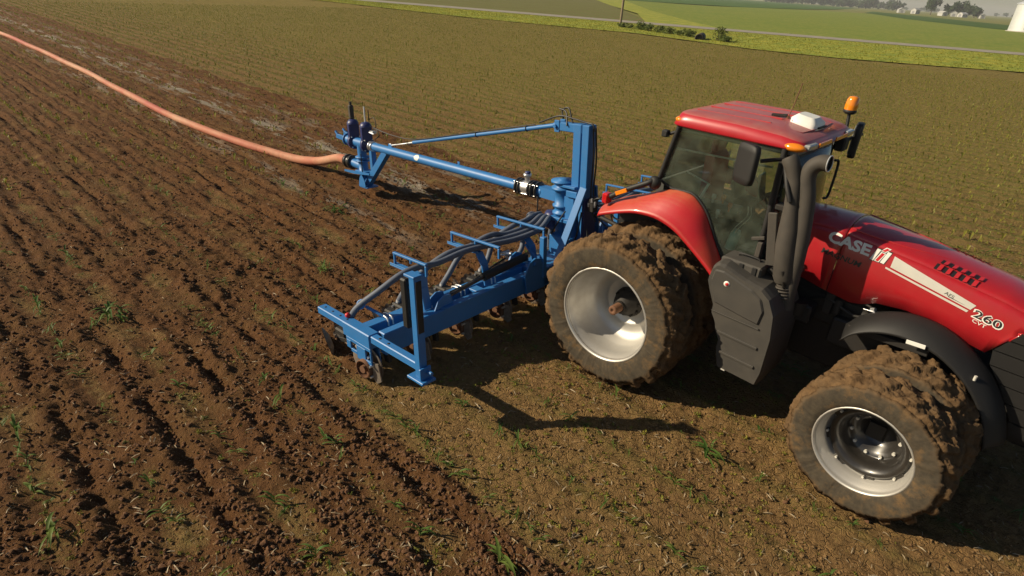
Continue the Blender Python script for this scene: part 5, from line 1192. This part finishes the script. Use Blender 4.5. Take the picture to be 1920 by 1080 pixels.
part('hose_coupling', MB().lathe([(.10, 0), (.16, 0), (.16, .035), (.135, .04), (.135, .16), (.16, .165), (.16, .20), (.13, .21), (.12, .30), (.001, .30)], (-6.56, 0, .495), (-1, 0, .02), 26), M['gloss_black'])
# cables and hydraulic hoses by the mast
hh = [[(.15, -.03, 2.0), (.17, -.02, 1.6), (.16, -.02, 1.1), (.20, -.05, .8), (.3, -.05, .6)], [(.16, .02, 2.0), (.19, .03, 1.5), (.18, .02, 1.0), (.30, .0, .85), (.46, .0, .9), (.56, .0, .70), (.6, .0, .5)],
      [(-.9, -.04, 1.98), (-.5, -.04, 2.12), (-.2, -.03, 2.10), (.0, -.02, 2.07), (.13, -.02, 2.05), (.16, -.02, 1.95)], [(-.45, .0, 2.08), (-.50, .03, 2.20), (-.38, .03, 2.24), (-.30, .0, 2.12), (-.25, -.02, 2.04)], [(-.55, .02, 2.22), (-.40, .0, 2.18), (-.30, -.10, 2.0)],
      [(-.85, -.10, .80), (-.82, -.14, .4), (-.70, -.2, .10), (-.5, -.3, .0)], [(-.2, -.18, .7), (-.32, -.26, .45), (-.45, -.28, .2)], [(.12, -.18, .75), (.12, -.28, .4), (.0, -.32, .1)],
      [(.22, -.10, .90), (.36, -.10, 1.0), (.50, -.06, .92), (.62, .0, .72), (.95, .05, .70)], [(.24, .06, .92), (.44, .06, 1.06), (.62, .06, .86), (.98, .1, .72)], [(.22, -.16, .5), (.3, -.22, .2), (.24, -.26, -.05)], [(.25, .1, .6), (.5, .12, .5), (1.0, .2, .68)]]
for h in hh: part('hydraulic_hose', MB().tube(smooth_path(h, 6), .013, 7), M['black_hose'])
part('valve_block', MB().frame((.24, -.06, .86), (1, 0, 0), (0, 1, 0), (0, 0, 1), .05, .06, .10, .01), M['iron'])
for k in range(5): part('fitting', MB().cyl((.20 + .03 * k, -.12 + .03 * (k % 2), .84 + .04 * (k % 3)), (.20 + .03 * k, -.12 + .03 * (k % 2), .90 + .04 * (k % 3)), .017, 8), M['steel'])
for k, (x, y, z) in enumerate(((.26, -.22, .02), (.34, -.18, .06), (.5, -.05, .3))): part('fitting', MB().cyl((x, y, z), (x + .02, y, z + .10), .022, 8), M['steel'])

# ------------------------------------------------------------------ drag hose
hp = L2W((-6.84, 0, .50))
pts = [tuple(L2W((-6.78, 0, .499))), (hp.x - .35, hp.y - .0, hp.z - .03), (-9.7, .0, .37), (-10.5, -.01, .20), (-11.2, -.08, .135), (-12.1, -.24, .125), (-13.06, -.40, .12), (-14.8, -.57, .12), (-18.5, -.72, .12), (-23, -.62, .12), (-28.5, -.51, .12), (-37, -.54, .12), (-44.2, -.66, .12), (-60, -1.2, .12), (-95, -2.0, .12)]
hm = bpy.data.materials.new('drag_hose'); nt, b, N, L = nodes(hm)
g = N.new('ShaderNodeNewGeometry'); mp = N.new('ShaderNodeMapping'); mp.inputs['Scale'].default_value = (.45, 1.2, 1.2); L.new(g.outputs['Position'], mp.inputs['Vector'])
nz = N.new('ShaderNodeTexNoise'); nz.inputs['Scale'].default_value = .9; nz.inputs['Detail'].default_value = 7; nz.inputs['Roughness'].default_value = .65; L.new(mp.outputs[0], nz.inputs['Vector'])
cr = N.new('ShaderNodeValToRGB'); L.new(nz.outputs['Fac'], cr.inputs[0]); e_ = cr.color_ramp.elements
e_[0].position = .36; e_[0].color = (.36, .085, .055, 1); e_[1].position = .62; e_[1].color = (.46, .24, .14, 1); e2 = e_.new(.48); e2.color = (.41, .145, .08, 1)
n3 = N.new('ShaderNodeTexNoise'); n3.inputs['Scale'].default_value = 5; n3.inputs['Detail'].default_value = 8; n3.inputs['Roughness'].default_value = .7; L.new(g.outputs['Position'], n3.inputs['Vector'])
r3 = N.new('ShaderNodeMapRange'); r3.inputs[1].default_value = .5; r3.inputs[2].default_value = .75; r3.inputs[4].default_value = .7; L.new(n3.outputs['Fac'], r3.inputs[0])
x3 = N.new('ShaderNodeMix'); x3.data_type = 'RGBA'; L.new(r3.outputs[0], x3.inputs[0]); L.new(cr.outputs[0], x3.inputs[6]); x3.inputs[7].default_value = (.24, .135, .075, 1)
L.new(x3.outputs[2], b.inputs['Base Color']); b.inputs['Roughness'].default_value = .75
n2 = N.new('ShaderNodeTexNoise'); n2.inputs['Scale'].default_value = 14; L.new(g.outputs['Position'], n2.inputs['Vector']); bp = N.new('ShaderNodeBump'); bp.inputs['Strength'].default_value = .25; bp.inputs['Distance'].default_value = .02; L.new(n2.outputs['Fac'], bp.inputs['Height']); L.new(bp.outputs[0], b.inputs['Normal'])
hp_ = smooth_path(pts, 22); rh = random.Random(4); hr = []; hq = []
for i, q in enumerate(hp_):
    k_ = 1 + .02 * math.sin(q.x * 1.9) * math.sin(q.x * .73) - (.10 if i in (52, 95, 118, 170, 205) else 0)
    hr.append(.104 * k_); w_ = min(1, max(0, (-9.6 - q.x) / 2)); hq.append(q + Vector((0, .02 * math.sin(q.x * .9 + 1) * w_, 0)))
ho = MB().tube(hq, hr, 18).build('drag_hose', hm)
tag(ho, 'long salmon red drag hose lying across the field behind the swing arm', 'hose')

# ------------------------------------------------------------------ roadside and far away
po = empty('utility_pole', (-46.4, 66.5, 0)); tag(po, 'weathered wooden utility pole standing at the roadside', 'pole')
MB().tube([(0, 0, -.3), (0, 0, 5), (.02, .02, 10.5)], [.17, .15, .11], 12).build('post', M['wood'], po)
MB().box(-1.1, 1.1, -.06, .06, 9.6, 9.75, .01).build('crossarm', M['wood'], po)
for x in (-.95, 0, .95): MB().lathe([(.05, 0), (.06, .06), (.03, .14), (.001, .15)], (x, 0, 9.75 if x else 10.5), (0, 0, 1), 10).build('insulator', M['stack'], po)
cv = empty('culvert', (-30.8, 59.2, 0)); tag(cv, 'dark culvert pipe end under the shrubs by the road', 'culvert')
MB().lathe([(.38, 0), (.45, 0), (.45, 3.0), (.38, 3.0), (.38, 0)], (0, 0, .25), (-.35, .9, 0), 20).build('pipe', M['stack'], cv)
MB().lathe([(.38, .3), (.001, .3)], (0, 0, .25), (-.35, .9, 0), 20).build('mouth_shade_disc', M['hood_dark'], cv)  # near-black disc across the pipe, colour stands in for the shade inside

def leaf_cloud(n, rx, ry, rz, size, seed, lumps=6):
    r = np.random.default_rng(seed)
    c_ = r.normal(0, 1, (lumps, 3)); c_ /= np.linalg.norm(c_, axis=1)[:, None]; c_ *= (r.random((lumps, 1)) * .45 + .25); c_[:, 2] = c_[:, 2] * .9 + .05
    rr_ = r.random(lumps) * .22 + .36; k = r.integers(0, lumps, n)
    d = r.normal(0, 1, (n, 3)); d /= np.linalg.norm(d, axis=1)[:, None]; P = c_[k] + d * (rr_[k] * (r.random(n) ** .4))[:, None]
    P *= [rx, ry, rz]
    a = r.normal(0, 1, (n, 3)); a /= np.linalg.norm(a, axis=1)[:, None]; b_ = np.cross(a, r.normal(0, 1, (n, 3))); b_ /= np.linalg.norm(b_, axis=1)[:, None]
    s_ = size * (.6 + .8 * r.random((n, 1)))
    V = np.stack([P - a * s_, P + b_ * s_ * .6, P + a * s_, P - b_ * s_ * .6], 1).reshape(-1, 3)
    return V, np.arange(n * 4).reshape(n, 4)
shr = [(-45.6, 66.2, .9, 1.0), (-44.3, 65.7, .8, 1.0), (-42.2, 65.0, 1.2, 1.5), (-40.4, 64.4, 1.2, 1.4), (-38.6, 63.8, 1.3, 1.5), (-36.9, 63.2, 1.2, 1.4), (-35.2, 62.7, 1.2, 1.3), (-33.6, 62.0, 1.1, 1.3), (-29.6, 61.4, 1.5, 2.3), (-28.0, 60.6, 1.0, 1.0)]
sl = ['small round bush at the foot of the utility pole', 'second dark bush just right of the utility pole', 'low dark bush, third from the pole in the roadside row', 'low dark bush, fourth from the pole in the roadside row', 'low dark bush, fifth from the pole in the roadside row', 'low dark bush, sixth from the pole in the roadside row', 'low dark bush, seventh from the pole in the roadside row', 'low bush right next to the culvert end on its left', 'tallest loose green shrub right of the culvert by the road', 'low shrub at the right end of the roadside row']
for i, ((x, y, r_, h), lb) in enumerate(zip(shr, sl)):
    h *= .62; r_ *= .95
    s0 = empty('roadside_shrub', (x, y, 0)); tag(s0, lb, 'shrub', 'roadside shrubs')
    V, F = leaf_cloud(360, r_, r_, h * .62, .11, 300 + i); V[:, 2] += h * .55
    mesh_np('foliage', V, F, M['bush'], s0)
    st_ = MB()
    for k in range(4): st_.tube([(0, 0, -.05), (r_ * .4 * math.cos(k * 1.7), r_ * .4 * math.sin(k * 1.7), h * .7)], [.03, .01], 6)
    st_.build('stem', M['bark'], s0)

# grain bin
gb = empty('grain_bin', (-20.6, 266, 0)); tag(gb, 'shiny galvanised grain bin at the right edge by the far field', 'grain bin')
pr = []
for k in range(22): pr += [(4.95, .2 + k * .37), (5.0, .2 + k * .37 + .18)]
pr.append((4.95, 8.35)); MB().lathe(pr, (0, 0, 0), (0, 0, 1), 48).build('wall', M['galv'], gb)
MB().lathe([(5.25, 8.25), (5.2, 8.38), (.6, 10.6), (.6, 10.9), (.001, 11.0)], (0, 0, 0), (0, 0, 1), 36, smooth=False).build('roof', M['galv'], gb)
MB().lathe([(5.5, -.3), (5.5, .2), (.001, .2)], (0, 0, 0), (0, 0, 1), 36).build('base', M['concrete'], gb)
MB().box(-.5, .5, -5.06, -4.9, .9, 2.8, .02).build('door', M['galv'], gb)

def gable(name, x, y, w, l, h, rot, lb):
    g_ = empty(name, (x, y, 0), (0, 0, rot)); tag(g_, lb, 'building', 'far farm buildings')
    MB().prism([(-w / 2, -.3), (w / 2, -.3), (w / 2, h), (0, h + w * .28), (-w / 2, h)], 'y', -l / 2, l / 2).build('wall', M['roofw'], g_)
    rf = MB()
    for s_ in (-1, 1): rf.beam((s_ * (w / 4 + .1), 0, h + w * .14 + .15), (s_ * (w / 4 + .1) + .001, 0, h + w * .14 + .15), .1, .1) if False else rf.prism([(s_ * (w / 2 + .4), h - .12), (0, h + w * .28 + .1), (0, h + w * .28 + .35), (s_ * (w / 2 + .4), h + .13)], 'y', -l / 2 - .4, l / 2 + .4)
    rf.build('roof', M['roofd'] if 'grey' in lb else M['roofw'], g_)
    MB().box(-1.4, 1.4, -l / 2 - .06, -l / 2 + .02, 0, 2.8, .01).build('door', M['roofd'], g_)
    for k in (-1, 1): MB().box(w / 2 - .02, w / 2 + .05, k * l * .25 - .6, k * l * .25 + .6, 1.2, 2.4, .01).build('window', M['screen'], g_)
gable('farm_shed', -205, 905, 7, 12, 3.2, .4, 'white farm shed left of the big round tree at the skyline')
gable('farm_house', -189, 903, 6, 9, 4, -.3, 'white farmhouse just left of the big round tree')
gable('farm_shed', -157, 885, 6, 10, 3, .7, 'white low shed left in front of the dark tree group')
gable('farm_house', -147, 890, 6, 9, 4, .2, 'white farmhouse with grey roof under the dark tree group')
gable('farm_shed', -138, 888, 6, 9, 3, -.4, 'white shed at the right foot of the dark tree group')
gable('farm_shed', -122, 905, 5, 8, 3, .5, 'lone small white shed right of the dark tree group')
trees = [(-172, 900, 9, 19, 'large round tree standing alone left of the farmstead'), (-157, 905, 5, 12, 'small tree at the left of the dark farmstead group'), (-150, 905, 7, 15, 'dark tree at the left middle of the farmstead group'), (-143, 905, 8, 17.5, 'tallest dark tree in the middle of the farmstead group'), (-136, 905, 7, 14, 'dark tree right of the tallest one in the farmstead'), (-129, 905, 7, 12, 'low broad tree at the right end of the farmstead group')]
for i, (x, y, r_, h, lb) in enumerate(trees):
    t0 = empty('tree', (x, y, -.2)); tag(t0, lb, 'tree', 'far farmstead trees')
    V, F = leaf_cloud(900, r_, r_, h * .52, 1.1, 400 + i, 9); V[:, 2] += h * .56
    mesh_np('crown', V, F, M['tree'], t0)
    MB().tube([(0, 0, -.3), (0, 0, h * .3), (.3, .2, h * .6)], [.55, .4, .15], 8).tube([(0, 0, h * .25), (r_ * .4, 0, h * .6)], [.3, .1], 6).tube([(0, 0, h * .28), (-r_ * .35, r_ * .2, h * .62)], [.3, .1], 6).build('trunk', M['bark'], t0)
# far woods along the skyline
Vs, Fs = [], []; off = 0; rw = np.random.default_rng(5)
for k in range(240):
    if k < 130: a = rad(103 + rw.random() * 9.5); d_ = rw.uniform(1500, 1850); h = rw.uniform(15, 24)
    else: a = rad(rw.uniform(60, 150)); d_ = rw.uniform(2300, 3000); h = rw.uniform(10, 18)
    V, F = leaf_cloud(70, 10, 10, h * .5, 3.0, 600 + k, 4); V += [CAMP[0] + d_ * math.cos(a), CAMP[1] + d_ * math.sin(a), h * .45]
    Vs.append(V); Fs.append(F + off); off += len(V)
o = mesh_np('far_woods', np.concatenate(Vs), np.concatenate(Fs), M['tree']); tag(o, 'hazy wood along the far skyline', 'woods', kind='stuff')

# ------------------------------------------------------------------ haze
hz = MB().box(-3500, 3500, -3500, 3500, -1.3, 32, .0001)
ho_ = bpy.data.materials.new('haze_air'); ho_.use_nodes = True; nt = ho_.node_tree; nt.nodes.remove(nt.nodes['Principled BSDF'])
pv = nt.nodes.new('ShaderNodeVolumePrincipled'); pv.inputs['Color'].default_value = (.97, .98, 1, 1); pv.inputs['Density'].default_value = .00018; pv.inputs['Anisotropy'].default_value = .0
nt.links.new(pv.outputs[0], nt.nodes['Material Output'].inputs['Volume'])
hb = hz.build('haze', ho_); tag(hb, 'thin pale haze over the whole landscape', 'haze', kind='stuff')
